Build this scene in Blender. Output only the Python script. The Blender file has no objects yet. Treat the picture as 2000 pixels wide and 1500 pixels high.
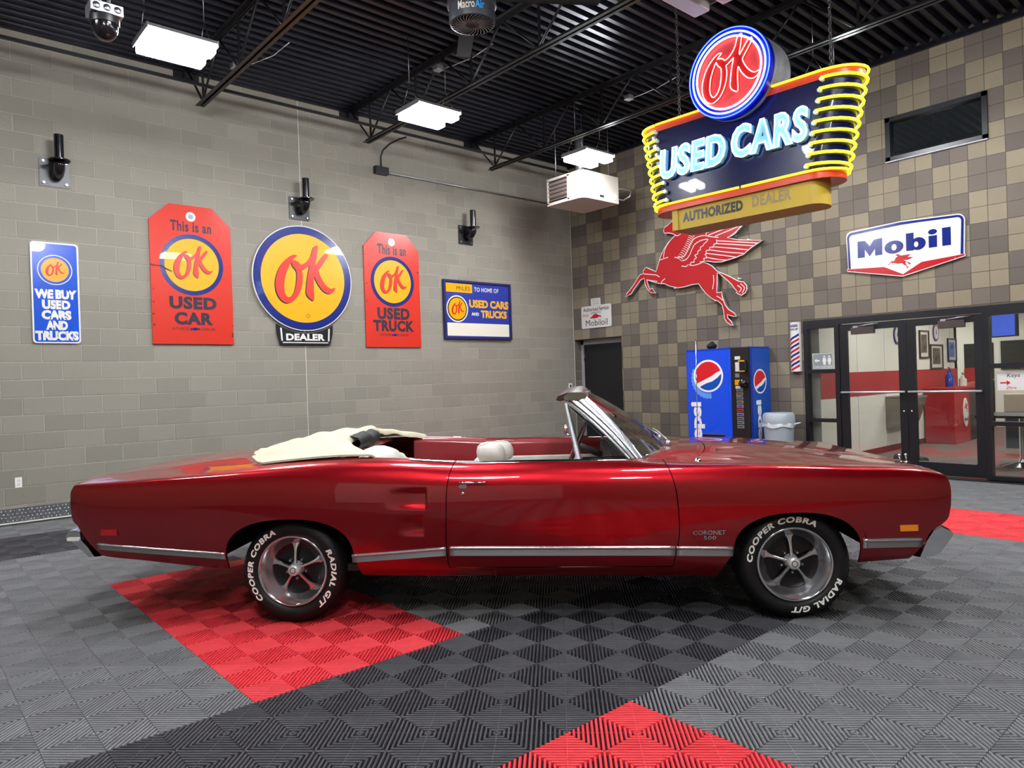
import bpy, bmesh, math, random
from mathutils import Vector, Matrix
from mathutils.geometry import tessellate_polygon
sc = bpy.context.scene
COL = sc.collection
R = math.radians
PI = math.pi
rnd = random.Random(7)

# ---------------------------------------------------------------- camera, world, exposure
cam_d = bpy.data.cameras.new('camera'); cam = bpy.data.objects.new('camera', cam_d); COL.objects.link(cam)
cam_d.sensor_fit = 'HORIZONTAL'; cam_d.sensor_width = 36.0; cam_d.lens = 1394.22 / 2000 * 36.0
cam_d.clip_start = 0.05; cam_d.clip_end = 200
CAM = Vector((-10.3484, -9.826, 1.432))
_yaw, _pit, _rol = 0.7224, -0.0046, -0.0327
_fw = Vector((math.sin(_yaw) * math.cos(_pit), math.cos(_yaw) * math.cos(_pit), math.sin(_pit)))
_rt = Vector((math.cos(_yaw), -math.sin(_yaw), 0)); _up = _rt.cross(_fw)
_r2 = _rt * math.cos(_rol) + _up * math.sin(_rol); _u2 = -_rt * math.sin(_rol) + _up * math.cos(_rol)
cam.matrix_world = Matrix(((_r2.x, _u2.x, -_fw.x, CAM.x), (_r2.y, _u2.y, -_fw.y, CAM.y), (_r2.z, _u2.z, -_fw.z, CAM.z), (0, 0, 0, 1)))
sc.camera = cam
w = bpy.data.worlds.new('world'); sc.world = w; w.use_nodes = True
w.node_tree.nodes['Background'].inputs[0].default_value = (0.02, 0.022, 0.025, 1)
w.node_tree.nodes['Background'].inputs[1].default_value = 1.0
vs = sc.view_settings
vs.view_transform = 'Standard'; vs.look = 'None'; vs.gamma = 1.0; vs.use_curve_mapping = False
vs.exposure = 0.0
LAMP_STRENGTH = 142.0

# ---------------------------------------------------------------- helpers
def lin(c):
    if isinstance(c, str):
        c = tuple(int(c[i:i + 2], 16) / 255 for i in (0, 2, 4))
    return tuple((v / 12.92 if v <= 0.04045 else ((v + 0.055) / 1.055) ** 2.4) for v in c) + (1.0,)
MATS = {}
def mat(name, col='808080', rough=0.5, metal=0.0, coat=0.0, emit=None, estr=0.0, spec=0.5, trans=0.0, ior=1.45, alpha=1.0):
    if name in MATS: return MATS[name]
    m = bpy.data.materials.new(name); m.use_nodes = True
    b = m.node_tree.nodes['Principled BSDF']
    b.inputs['Base Color'].default_value = lin(col)
    b.inputs['Roughness'].default_value = rough; b.inputs['Metallic'].default_value = metal
    b.inputs['Specular IOR Level'].default_value = spec
    b.inputs['Coat Weight'].default_value = coat; b.inputs['Coat Roughness'].default_value = 0.02
    b.inputs['Transmission Weight'].default_value = trans; b.inputs['IOR'].default_value = ior
    b.inputs['Alpha'].default_value = alpha
    if emit:
        b.inputs['Emission Color'].default_value = lin(emit); b.inputs['Emission Strength'].default_value = estr
    MATS[name] = m
    return m
def bs(m): return m.node_tree.nodes['Principled BSDF']
def nd(m, t, **kw):
    n = m.node_tree.nodes.new(t)
    for k, v in kw.items(): setattr(n, k, v)
    return n
def lk(m, a, b): m.node_tree.links.new(a, b)
def mottled(name, c1, c2, scale=30.0, rough=0.7, metal=0.0, bump=0.0, bscale=None, detail=6.0, coat=0.0, lo=0.35, hi=0.65, spec=0.5):
    """base colour varied between two tones by noise, with fine relief"""
    if name in MATS: return MATS[name]
    m = mat(name, c1, rough, metal, coat, spec=spec)
    tc = nd(m, 'ShaderNodeTexCoord'); n = nd(m, 'ShaderNodeTexNoise'); n.inputs['Scale'].default_value = scale; n.inputs['Detail'].default_value = detail
    r = nd(m, 'ShaderNodeValToRGB'); r.color_ramp.elements[0].position = lo; r.color_ramp.elements[1].position = hi
    r.color_ramp.elements[0].color = lin(c1); r.color_ramp.elements[1].color = lin(c2)
    lk(m, tc.outputs['Object'], n.inputs['Vector']); lk(m, n.outputs['Fac'], r.inputs['Fac']); lk(m, r.outputs['Color'], bs(m).inputs['Base Color'])
    if bump:
        n2 = nd(m, 'ShaderNodeTexNoise'); n2.inputs['Scale'].default_value = bscale or scale * 3; n2.inputs['Detail'].default_value = 4
        bp = nd(m, 'ShaderNodeBump'); bp.inputs['Strength'].default_value = bump; bp.inputs['Distance'].default_value = 0.004
        lk(m, tc.outputs['Object'], n2.inputs['Vector']); lk(m, n2.outputs['Fac'], bp.inputs['Height']); lk(m, bp.outputs['Normal'], bs(m).inputs['Normal'])
    return m

class MB:
    """collects shapes; build() links them as one mesh object"""
    def __init__(s): s.v = []; s.f = []; s.sm = []
    def add(s, vs_, fs, smooth=False):
        o = len(s.v); s.v += [tuple(p) for p in vs_]
        for f in fs: s.f.append(tuple(i + o for i in f)); s.sm.append(smooth)
        return s
    def box(s, x0, x1, y0, y1, z0, z1):
        v = [(x, y, z) for z in (z0, z1) for y in (y0, y1) for x in (x0, x1)]
        return s.add(v, [(0, 2, 3, 1), (4, 5, 7, 6), (0, 1, 5, 4), (2, 6, 7, 3), (0, 4, 6, 2), (1, 3, 7, 5)])
    def cbox(s, x0, x1, y0, y1, z0, z1, c=0.005):
        """box with chamfered edges"""
        bm = bmesh.new(); bmesh.ops.create_cube(bm, size=1.0)
        for v in bm.verts: v.co = Vector(((x0 + x1) / 2 + v.co.x * (x1 - x0), (y0 + y1) / 2 + v.co.y * (y1 - y0), (z0 + z1) / 2 + v.co.z * (z1 - z0)))
        bmesh.ops.bevel(bm, geom=list(bm.edges), offset=c, segments=2, affect='EDGES', profile=0.6)
        return s.bm(bm)
    def bm(s, bm, smooth=False, M=None):
        bm.verts.index_update(); bm.faces.ensure_lookup_table()
        s.add([(M @ v.co if M else v.co) for v in bm.verts], [[v.index for v in f.verts] for f in bm.faces], smooth); bm.free(); return s
    def tube(s, pts, r, n=8, closed=False, caps=True, smooth=True):
        pts = [Vector(p) for p in pts]; m = len(pts); rr = r if isinstance(r, (list, tuple)) else [r] * m
        rings = []; up = None
        for i, p in enumerate(pts):
            a = pts[(i - 1) % m] if (i > 0 or closed) else p; b = pts[(i + 1) % m] if (i < m - 1 or closed) else p
            d = (b - a).normalized()
            if up is None:
                up = Vector((0, 0, 1)) if abs(d.z) < 0.9 else Vector((1, 0, 0))
            up = (up - d * up.dot(d))
            if up.length < 1e-6: up = d.orthogonal()
            up.normalize(); sd = d.cross(up)
            rings.append([p + (up * math.cos(2 * PI * k / n) + sd * math.sin(2 * PI * k / n)) * rr[i] for k in range(n)])
        v = [q for rg in rings for q in rg]; f = []
        for i in range(m if closed else m - 1):
            j = (i + 1) % m
            for k in range(n): f.append((i * n + k, i * n + (k + 1) % n, j * n + (k + 1) % n, j * n + k))
        s.add(v, f, smooth)
        if caps and not closed:
            s.add(rings[0], [tuple(range(n))]); s.add(rings[-1], [tuple(range(n))[::-1]])
        return s
    def cyl(s, p0, p1, r, n=16, r1=None, smooth=True, caps=True):
        return s.tube([p0, p1], [r, r if r1 is None else r1], n, caps=caps, smooth=smooth)
    def lathe(s, prof, c=(0, 0, 0), axis='z', n=32, smooth=True, a0=0.0, a1=2 * PI):
        full = abs(a1 - a0 - 2 * PI) < 1e-6; cnt = n if full else n + 1; v = []; f = []
        for i in range(cnt):
            a = a0 + (a1 - a0) * i / n; ca, sa = math.cos(a), math.sin(a)
            for (r, h) in prof:
                q = {'z': (r * ca, r * sa, h), 'y': (r * ca, h, r * sa), 'x': (h, r * ca, r * sa)}[axis]
                v.append((q[0] + c[0], q[1] + c[1], q[2] + c[2]))
        m = len(prof)
        for i in range(n):
            j = (i + 1) % cnt
            for k in range(m - 1): f.append((i * m + k, j * m + k, j * m + k + 1, i * m + k + 1))
        return s.add(v, f, smooth)
    def prism(s, outer, y0, y1, holes=(), plane='xz', both=True):
        """polygon (with holes) in local x-z, extruded along y"""
        rings = [list(outer)] + [list(h) for h in holes]
        flat = [p for r_ in rings for p in r_]
        P = (lambda p, y: (p[0], y, p[1])) if plane == 'xz' else ((lambda p, y: (p[0], p[1], y)) if plane == 'xy' else (lambda p, y: (y, p[0], p[1])))
        tris = tessellate_polygon([[Vector((p[0], p[1], 0)) for p in r_] for r_ in rings])
        nn = len(flat)
        s.add([P(p, y0) for p in flat], [tuple(t) for t in tris])
        if abs(y1 - y0) > 1e-7:
            if both: s.add([P(p, y1) for p in flat], [tuple(t)[::-1] for t in tris])
            v = [P(p, y0) for p in flat] + [P(p, y1) for p in flat]; f = []; o = 0
            for r_ in rings:
                k = len(r_)
                for i in range(k): f.append((o + i, o + (i + 1) % k, nn + o + (i + 1) % k, nn + o + i))
                o += k
            s.add(v, f)
        return s
    def grid(s, rows, smooth=True, closed=False):
        """rows: list of equal-length point lists"""
        m = len(rows[0]); v = [p for r_ in rows for p in r_]; f = []
        for i in range(len(rows) - 1):
            for k in range(m if closed else m - 1):
                f.append((i * m + k, i * m + (k + 1) % m, (i + 1) * m + (k + 1) % m, (i + 1) * m + k))
        return s.add(v, f, smooth)
    def ball(s, c, r, n=16, m=10, sc3=(1, 1, 1), smooth=True):
        rows = []
        for i in range(m + 1):
            t = PI * i / m
            rows.append([(c[0] + r * sc3[0] * math.sin(t) * math.cos(2 * PI * k / n), c[1] + r * sc3[1] * math.sin(t) * math.sin(2 * PI * k / n), c[2] + r * sc3[2] * math.cos(t)) for k in range(n)])
        return s.grid(rows, smooth, closed=True)
    def mesh(s, name, fix=True):
        me = bpy.data.meshes.new(name); me.from_pydata(s.v, [], s.f)
        me.polygons.foreach_set('use_smooth', s.sm)
        if fix:
            bm = bmesh.new(); bm.from_mesh(me)
            bmesh.ops.remove_doubles(bm, verts=bm.verts, dist=1e-5)
            bmesh.ops.recalc_face_normals(bm, faces=bm.faces)
            bm.to_mesh(me); bm.free()
        me.update(); return me
    def build(s, name, material, parent=None, fix=True, auto=None):
        me = s.mesh(name, fix)
        if auto is not None:
            me.polygons.foreach_set('use_smooth', [True] * len(me.polygons)); me.set_sharp_from_angle(angle=R(auto))
        return ob(name, me, material, parent)
def ob(name, me, material, parent=None):
    o = bpy.data.objects.new(name, me); COL.objects.link(o)
    if material is not None:
        mm = MATS[material] if isinstance(material, str) else material
        if len(me.materials) == 0: me.materials.append(mm)
    if parent is not None: o.parent = parent
    return o
def thing(name, label, cat, loc=(0, 0, 0), rz=0.0, group=None, kind=None):
    o = bpy.data.objects.new(name, None); COL.objects.link(o); o.empty_display_size = 0.1
    o.location = loc; o.rotation_euler = (0, 0, rz)
    return tag(o, label, cat, group, kind)
def tag(o, label=None, cat=None, group=None, kind=None):
    if label: o['label'] = label
    if cat: o['category'] = cat
    if group: o['group'] = group
    if kind: o['kind'] = kind
    return o
def struct(o, label=None, cat=None): return tag(o, label, cat, None, 'structure')
def inst(me, name, material, parent, loc, rz=0.0, scale=None):
    """object sharing mesh data"""
    o = bpy.data.objects.new(name, me); COL.objects.link(o); o.parent = parent; o.location = loc; o.rotation_euler = (0, 0, rz)
    if scale: o.scale = scale
    if material is not None and (len(me.materials) == 0): me.materials.append(MATS[material] if isinstance(material, str) else material)
    return o
def instm(me, name, material, parent, loc, rz=0.0):
    """object sharing mesh data, with a material of its own"""
    if len(me.materials) == 0: me.materials.append(None)
    o = inst(me, name, None, parent, loc, rz)
    o.material_slots[0].link = 'OBJECT'; o.material_slots[0].material = MATS[material] if isinstance(material, str) else material
    return o
def circ(cx, cz, rx, rz=None, n=40, a0=0.0, a1=2 * PI):
    rz = rx if rz is None else rz
    full = abs(a1 - a0 - 2 * PI) < 1e-6
    return [(cx + rx * math.cos(a0 + (a1 - a0) * i / n), cz + rz * math.sin(a0 + (a1 - a0) * i / n)) for i in range(n if full else n + 1)]
def rrect(x0, x1, z0, z1, r, n=5):
    p = []
    for cx, cz, a in ((x1 - r, z1 - r, 0), (x0 + r, z1 - r, 90), (x0 + r, z0 + r, 180), (x1 - r, z0 + r, 270)):
        p += [(cx + r * math.cos(R(a + 90 * i / n)), cz + r * math.sin(R(a + 90 * i / n))) for i in range(n + 1)]
    return p
def text_mesh(s, bold=0.0, shear=0.0, space=1.0, ext=0.0):
    """glyph outlines of a word as (verts2d, tris), unit-normalised to its own bounding box"""
    cu = bpy.data.curves.new('t', 'FONT'); cu.body = s; cu.size = 1.0; cu.offset = bold; cu.shear = shear; cu.space_character = space
    cu.resolution_u = 3; cu.fill_mode = 'FRONT'; cu.dimensions = '2D'
    o = bpy.data.objects.new('t', cu); COL.objects.link(o)
    dg = bpy.context.evaluated_depsgraph_get(); me = bpy.data.meshes.new_from_object(o.evaluated_get(dg))
    v = [(p.co.x, p.co.y) for p in me.vertices]; f = [tuple(p.vertices) for p in me.polygons]
    bpy.data.objects.remove(o); bpy.data.curves.remove(cu); bpy.data.meshes.remove(me)
    xs = [p[0] for p in v]; ys = [p[1] for p in v]
    return v, f, (min(xs), max(xs), min(ys), max(ys))
def text(name, s, x0, x1, z0, z1, y, material, parent, bold=0.02, shear=0.0, space=1.0, warp=None, thick=0.0):
    """flat lettering that fills the rectangle x0..x1, z0..z1 of a sign face"""
    v, f, (a, b, c, d) = text_mesh(s, bold, shear, space)
    q = []
    for (px, py) in v:
        X = x0 + (px - a) / (b - a) * (x1 - x0); Z = z0 + (py - c) / (d - c) * (z1 - z0)
        P3 = (X, y, Z)
        q.append(warp(*P3) if warp else P3)
    mb = MB(); mb.add(q, f)
    me = mb.mesh(name, fix=False)
    if thick:
        bm = bmesh.new(); bm.from_mesh(me)
        ret = bmesh.ops.extrude_face_region(bm, geom=list(bm.faces))
        for g in ret['geom']:
            if isinstance(g, bmesh.types.BMVert): g.co.y -= thick
        bm.to_mesh(me); bm.free()
    return ob(name, me, material, parent)
def catmull(xs, ys, x):
    """monotone-ish cubic interpolation through (xs, ys)"""
    n = len(xs)
    if x <= xs[0]: return ys[0]
    if x >= xs[-1]: return ys[-1]
    i = 0
    while x > xs[i + 1]: i += 1
    def slope(k):
        if k == 0: return (ys[1] - ys[0]) / (xs[1] - xs[0])
        if k == n - 1: return (ys[-1] - ys[-2]) / (xs[-1] - xs[-2])
        h0 = xs[k] - xs[k - 1]; h1 = xs[k + 1] - xs[k]; d0 = (ys[k] - ys[k - 1]) / h0; d1 = (ys[k + 1] - ys[k]) / h1
        return (d0 * h1 + d1 * h0) / (h0 + h1)
    h = xs[i + 1] - xs[i]; t = (x - xs[i]) / h; m0, m1 = slope(i) * h, slope(i + 1) * h
    return (2 * t ** 3 - 3 * t ** 2 + 1) * ys[i] + (t ** 3 - 2 * t ** 2 + t) * m0 + (-2 * t ** 3 + 3 * t ** 2) * ys[i + 1] + (t ** 3 - t ** 2) * m1
# ---------------------------------------------------------------- materials of the room
def block_mat(name, c1, c2, island=False, grain=220, speck='c6bfae', samt=0.35):
    m = mat(name, c1, 0.92, spec=0.2)
    tc = nd(m, 'ShaderNodeTexCoord')
    src = nd(m, 'ShaderNodeNewGeometry').outputs['Random Per Island'] if island else nd(m, 'ShaderNodeObjectInfo').outputs['Random']
    r = nd(m, 'ShaderNodeValToRGB'); r.color_ramp.elements[0].color = lin(c1); r.color_ramp.elements[1].color = lin(c2)
    lk(m, src, r.inputs['Fac'])
    n = nd(m, 'ShaderNodeTexNoise'); n.inputs['Scale'].default_value = grain; n.inputs['Detail'].default_value = 3; n.inputs['Roughness'].default_value = 0.7
    lk(m, tc.outputs['Object'], n.inputs['Vector'])
    rr = nd(m, 'ShaderNodeValToRGB'); rr.color_ramp.elements[0].position = 0.42; rr.color_ramp.elements[1].position = 0.66
    lk(m, n.outputs['Fac'], rr.inputs['Fac'])
    mul = nd(m, 'ShaderNodeMath', operation='MULTIPLY'); mul.inputs[1].default_value = samt; lk(m, rr.outputs['Color'], mul.inputs[0])
    mx = nd(m, 'ShaderNodeMix', data_type='RGBA'); mx.inputs['B'].default_value = lin(speck)
    lk(m, mul.outputs[0], mx.inputs['Factor']); lk(m, r.outputs['Color'], mx.inputs['A']); lk(m, mx.outputs['Result'], bs(m).inputs['Base Color'])
    bp = nd(m, 'ShaderNodeBump'); bp.inputs['Strength'].default_value = 0.35; bp.inputs['Distance'].default_value = 0.002
    lk(m, n.outputs['Fac'], bp.inputs['Height']); lk(m, bp.outputs['Normal'], bs(m).inputs['Normal'])
    return m
block_mat('block_tan', '78746b', '847f75'); block_mat('block_tan_far', '78746b', '847f75', True)
block_mat('block_light', '6e6656', '7b7260', speck='cfc5aa'); block_mat('block_light_far', '6e6656', '7b7260', True, speck='cfc5aa')
block_mat('block_dark', '5b554f', '6b635b', speck='8d8478', samt=0.2); block_mat('block_dark_far', '5b554f', '6b635b', True, speck='8d8478', samt=0.2)
mottled('mortar_light', '9f998c', '928c80', 40, 0.9, bump=0.2)
mottled('mortar_dark', '4a443c', '575047', 40, 0.9)
mat('black_frame', '17181c', 0.35); mat('black_paint', '1b1a1c', 0.4); mat('black_matte', '101012', 0.8)
mat('joist_paint', '111113', 0.38); mottled('deck_paint', '191a23', '22232d', 3, 0.3, metal=0.5)
mat('chrome', 'd8d8da', 0.08, 1.0); mat('steel', 'a9aaad', 0.3, 1.0); mat('galv', 'b4b6b9', 0.38, 0.9)
mat('white_paint', 'e6e3dc', 0.45); mat('white_gloss', 'eeebe4', 0.2); mat('grey_frame', '9a9b9e', 0.5)
mat('door_black', '1f1f22', 0.38)
m_glass = mat('glass', 'ffffff', 0.0, trans=1.0, ior=1.0)
def thin_glass(name, tint, refl=0.08):
    """thin pane: mostly clear, with mirror reflection that grows at grazing angles"""
    m = bpy.data.materials.new(name); m.use_nodes = True; nt = m.node_tree; nt.nodes.clear()
    o = nt.nodes.new('ShaderNodeOutputMaterial'); t = nt.nodes.new('ShaderNodeBsdfTransparent'); t.inputs[0].default_value = lin(tint)
    g = nt.nodes.new('ShaderNodeBsdfGlossy'); g.inputs['Roughness'].default_value = 0.0
    fr = nt.nodes.new('ShaderNodeFresnel'); fr.inputs['IOR'].default_value = 1.5
    mx = nt.nodes.new('ShaderNodeMixShader'); ad = nt.nodes.new('ShaderNodeMath'); ad.operation = 'ADD'; ad.inputs[1].default_value = refl; ad.use_clamp = True
    nt.links.new(fr.outputs[0], ad.inputs[0]); nt.links.new(ad.outputs[0], mx.inputs[0]); nt.links.new(t.outputs[0], mx.inputs[1]); nt.links.new(g.outputs[0], mx.inputs[2]); nt.links.new(mx.outputs[0], o.inputs[0])
    MATS[name] = m; return m
thin_glass('pane', 'eef2f0', 0.03); thin_glass('windshield_glass', 'c2d2c8', 0.06); thin_glass('dark_pane', '3a4650', 0.05)

def pix(P):
    d = Vector(P) - CAM; z = d.dot(_fw)
    if z < 0.1: return None
    return (1000 + 1394.22 * d.dot(_r2) / z, 750 - 1394.22 * d.dot(_u2) / z, z)
def seen(P, mg=60):
    q = pix(P)
    return q is not None and -mg < q[0] < 2000 + mg and -mg < q[1] < 1500 + mg

def block_mesh(w, h, d=0.03, c=0.003):
    """one block: local x wide, z high, face towards -y, chamfered"""
    mb = MB(); v = []
    for y, e in ((-0.0, c), (c, 0), (d, 0)):
        v += [(-w / 2 + e, y, -h / 2 + e), (w / 2 - e, y, -h / 2 + e), (w / 2 - e, y, h / 2 - e), (-w / 2 + e, y, h / 2 - e)]
    f = [(0, 1, 2, 3)]
    for k in (0, 4):
        for i in range(4): f.append((k + i, k + 4 + i, k + 4 + (i + 1) % 4, k + (i + 1) % 4))
    mb.add(v, f); return mb
def cut(rects, op):
    out = []
    for (a, b, c, d) in rects:
        A, B, C, D = op
        if b <= A or a >= B or d <= C or c >= D: out.append((a, b, c, d)); continue
        if a < A: out.append((a, A, c, d)); a = A
        if b > B: out.append((B, b, c, d)); b = B
        if c < C: out.append((a, b, c, C)); c = C
        if d > D: out.append((a, b, D, d)); d = D
    return [r for r in out if r[1] - r[0] > 0.02 and r[3] - r[2] > 0.02]
def lay_blocks(wall, rects, limit, toworld, rz, matf):
    """rects: (u0,u1,v0,v1,kind); the nearest in view become objects of their own"""
    order = []
    for i, r in enumerate(rects):
        P = toworld((r[0] + r[1]) / 2, (r[2] + r[3]) / 2)
        order.append(((Vector(P) - CAM).length / max(0.3, math.sqrt((r[1] - r[0]) / 0.4)) if seen(P, 10) else 1e9, i))
    order.sort(); near = {i for k, (d, i) in enumerate(order) if k < limit and d < 1e8}
    cache = {}; far = {}
    for i, r in enumerate(rects):
        w_, h_ = round(r[1] - r[0], 4), round(r[3] - r[2], 4); cx, cz = (r[0] + r[1]) / 2, (r[2] + r[3]) / 2
        dj = 0.0015 * rnd.uniform(-1, 1)
        P = toworld(cx, cz)
        if i in near:
            if (w_, h_) not in cache: cache[(w_, h_)] = block_mesh(w_, h_).mesh('block')
            o = instm(cache[(w_, h_)], 'block', matf(r[4], False), wall, P, rz)
            o.location += Vector((math.sin(rz), -math.cos(rz), 0)) * dj
        else:
            b = block_mesh(w_, h_); ca, sa = math.cos(rz), math.sin(rz)
            mbf = far.setdefault(r[4], MB())
            mbf.add([(P[0] + x * ca - (y + dj) * sa, P[1] + x * sa + (y + dj) * ca, P[2] + z) for x, y, z in b.v], b.f)
    for k, mbf in far.items():
        tag(mbf.build('far_blocks', matf(k, True), wall), kind='stuff')
CEIL = 5.64; JT = 0.0038

# ---------------------------------------------------------------- left wall (running bond of tan blocks)
wl = MB().box(-15, 0.9, JT - 0.001, 0.3, -0.05, 6.3).build('wall_left', 'mortar_light'); struct(wl)
rects = []
for n in range(28):
    z0, z1 = -0.0015 + 0.2032 * n + JT, -0.0015 + 0.2032 * (n + 1) - JT
    off = -9.1516 + (0.2032 if n % 2 else 0)
    for i in range(-15, 25):
        a, b = off + 0.4064 * i + JT, off + 0.4064 * (i + 1) - JT
        if b < -14.9 or a > 0 - 0.02: continue
        b = min(b, -0.012)
        for r in cut([(a, b, max(z0, 0.005), z1)], (-5.6945, -5.6835, -1, 9)): rects.append(r + ('tan',))
lay_blocks(wl, rects, 300, lambda u, v: (u, 0, v), 0.0, lambda k, far: 'block_tan_far' if far else 'block_tan')
MB().box(-5.693, -5.685, -0.001, 0.004, 0.16, CEIL).build('control_joint', mat('caulk', 'c9c5ba', 0.7), wl)
MB().box(-0.014, -0.004, -0.004, 0.006, 0.0, CEIL).build('control_joint', 'caulk', wl)

# ---------------------------------------------------------------- right wall (two-tone checker of square blocks)
OPEN = [(-0.5, 1.205, -1, 2.195), (4.715, 9.6, -1, 2.175), (5.95, 7.15, 4.235, 4.83)]
mb = MB()
wr_r = [(0.0, 15.0, -0.05, 6.3)]
for op in OPEN: wr_r = cut(wr_r, op)
for (a, b, c, d) in wr_r: mb.box(JT - 0.001, 0.2, -b, -a, c, d)
wr = mb.build('wall_right', 'mortar_dark'); struct(wr)
rects = []
for m_ in range(-1, 28):
    z0 = 0.1645 + 0.2032 * m_
    for j in range(-1, 74):
        a0 = 0.0093 + 0.2032 * j
        a, b, c, d = max(a0 + JT * 0.7, 0.012), a0 + 0.2032 - JT * 0.7, max(z0 + JT * 0.7, 0.004), z0 + 0.2032 - JT * 0.7
        if b - a < 0.02 or d - c < 0.02: continue
        pr = math.floor((a0 + 0.1 - 1.2285) / 0.4064); rw = math.floor((z0 + 0.1 - 2.3997) / 0.4064)
        kind = 'light' if (pr + rw) % 2 == 0 else 'dark'
        rs = [(a, b, c, d)]
        for op in OPEN: rs = cut(rs, op)
        for r in rs: rects.append(r + (kind,))
lay_blocks(wr, rects, 300, lambda u, v: (0, -u, v), -PI / 2, lambda k, far: ('block_%s_far' if far else 'block_%s') % k)
# reveal of the corner doorway, lined with the same blocks
mb = MB()
for i, z in enumerate([0.1645 + 0.2032 * k for k in range(-1, 10)]):
    for j in range(1): mb.box(0.012, 0.185, -0.006, 0.003, max(z + 0.004, 0.0), z + 0.199)
tag(mb.build('reveal_blocks', 'block_dark_far', wr), kind='stuff')

# ---------------------------------------------------------------- walls behind the photographer, for the light and the reflections
def brick_mat(name):
    m = mat(name, '8f8673', 0.92, spec=0.2); tc = nd(m, 'ShaderNodeTexCoord'); mp = nd(m, 'ShaderNodeMapping')
    br = nd(m, 'ShaderNodeTexBrick'); br.inputs['Color1'].default_value = lin('8a806e'); br.inputs['Color2'].default_value = lin('988e7b'); br.inputs['Mortar'].default_value = lin('aaa18e')
    br.inputs['Scale'].default_value = 1.0; br.inputs['Mortar Size'].default_value = 0.006; br.inputs['Brick Width'].default_value = 0.4064; br.inputs['Row Height'].default_value = 0.2032
    lk(m, tc.outputs['UV'], br.inputs['Vector']); lk(m, br.outputs['Color'], bs(m).inputs['Base Color']); return m
brick_mat('block_texture')
def uvwall(name, P0, P1, z0, z1, material):
    me = bpy.data.meshes.new(name); me.from_pydata([(P0[0], P0[1], z0), (P1[0], P1[1], z0), (P1[0], P1[1], z1), (P0[0], P0[1], z1)], [], [(0, 1, 2, 3)])
    uv = me.uv_layers.new(name='UVMap'); L = math.hypot(P1[0] - P0[0], P1[1] - P0[1])
    for l, q in zip(uv.data, ((0, z0), (L, z0), (L, z1), (0, z1))): l.uv = q
    return struct(ob(name, me, material))
uvwall('wall_rear', (-15, -15), (0, -15), 0, 6.3, 'block_texture')
uvwall('wall_far', (-15, 0), (-15, -15), 0, 6.3, 'block_texture')

# ---------------------------------------------------------------- floor: ribbed interlocking tiles over a slab
mottled('slab', '08080a', '0c0c0e', 8, 0.95)
def tile_mat(name, c1, c2):
    m = mottled(name, c1, c2, 9, 0.5, lo=0.3, hi=0.7, spec=0.35); return m
tile_mat('tile_grey', '69696a', '727273'); tile_mat('tile_black', '39383b', '424044'); tile_mat('tile_red', 'd2323a', 'dc3a42')
T = 0.402; TX0, TY0 = -7.905, -6.57; RH = 0.0
def tile_mesh():
    """0.4 m tile of four squares; rounded ribs run along the diagonals, turned from square to square"""
    mb = MB(); S = T / 2 - 0.0006; NR = 15
    for qx in (0, 1):
        for qy in (0, 1):
            cx, cy = (qx + 0.5) * T / 2, (qy + 0.5) * T / 2
            horiz = (qx + qy) % 2 == 0
            D = S * math.sqrt(2); pit = D / NR
            d = Vector((1, -1, 0)).normalized() if horiz else Vector((1, 1, 0)).normalized()
            e = Vector((1, 1, 0)).normalized() if horiz else Vector((1, -1, 0)).normalized()
            hw = pit * 0.285
            prof = [(-hw, -0.018), (-hw, -0.006)] + [(hw * math.sin(R(a)), -0.006 + 0.006 * math.cos(R(a))) for a in (-55, -20, 20, 55)] + [(hw, -0.006), (hw, -0.018)]
            k_ = len(prof)
            for k in range(NR):
                t = -D / 2 + (k + 0.5) * pit; L = max(0.004, D / 2 - abs(t) - 0.001); v = []
                for s_ in (-1, 1):
                    for (o_, z) in prof:
                        l_ = max(0.002, L - (abs(t + o_) - abs(t)))
                        q = d * (l_ * s_) + e * (t + o_); v.append((cx + q.x, cy + q.y, z))
                mb.add(v, [(i, i + 1, i + 1 + k_, i + k_) for i in range(k_ - 1)], True)
                mb.add(v[:k_], [tuple(range(k_))]); mb.add(v[k_:], [tuple(range(k_))[::-1]])
            a = e * (D / 2 - 0.003); b = d * 0.0012
            mb.add([(cx + (a * s1 + b * s2).x, cy + (a * s1 + b * s2).y, -0.0014) for s1 in (-1, 1) for s2 in (-1, 1)], [(0, 1, 3, 2)])
    return mb
fl = MB().box(-15.2, 0.3, -15.2, 0.3, -0.2, -0.018).build('floor', 'slab'); struct(fl)
tm = tile_mesh(); tme = tm.mesh('floor_tile', fix=False)
def tile_color(i, j):
    x0, y0 = i, j                         # tile indices from the corner of the red block (x: right, y: towards the left wall)
    if -3 <= i < 0 and 0 <= j < 7: return 'tile_red'
    if -3 <= i < 0 and j < -3: return 'tile_red'
    if 11 <= i < 14: return 'tile_red'
    if -3 <= j < 0 and i < 4: return 'tile_black'
    if 11 <= j < 14 and i < 4: return 'tile_black'
    return 'tile_grey'
tiles = []
for i in range(-17, 20):
    for j in range(-20, 17):
        x, y = TX0 + i * T, TY0 + j * T
        if x + T > 0.02 or y + T > 0.05 or x < -15 or y < -15: continue
        c = (x + T / 2, y + T / 2, 0); q = pix(c)
        tiles.append((q[2] if seen(c, 120) else 1e6 + (Vector(c) - CAM).length, x, y, tile_color(i, j)))
tiles.sort(); far = {}
for k, (d, x, y, c) in enumerate(tiles):
    if k < 300 and d < 1e6: instm(tme, 'floor_tile', c, fl, (x, y, 0))
    else:
        mb = far.setdefault(c, MB()); mb.add([(p[0] + x, p[1] + y, p[2]) for p in tm.v], tm.f)
for c, mb in far.items(): tag(mb.build('far_tiles', c, fl, fix=False), kind='stuff')

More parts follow.
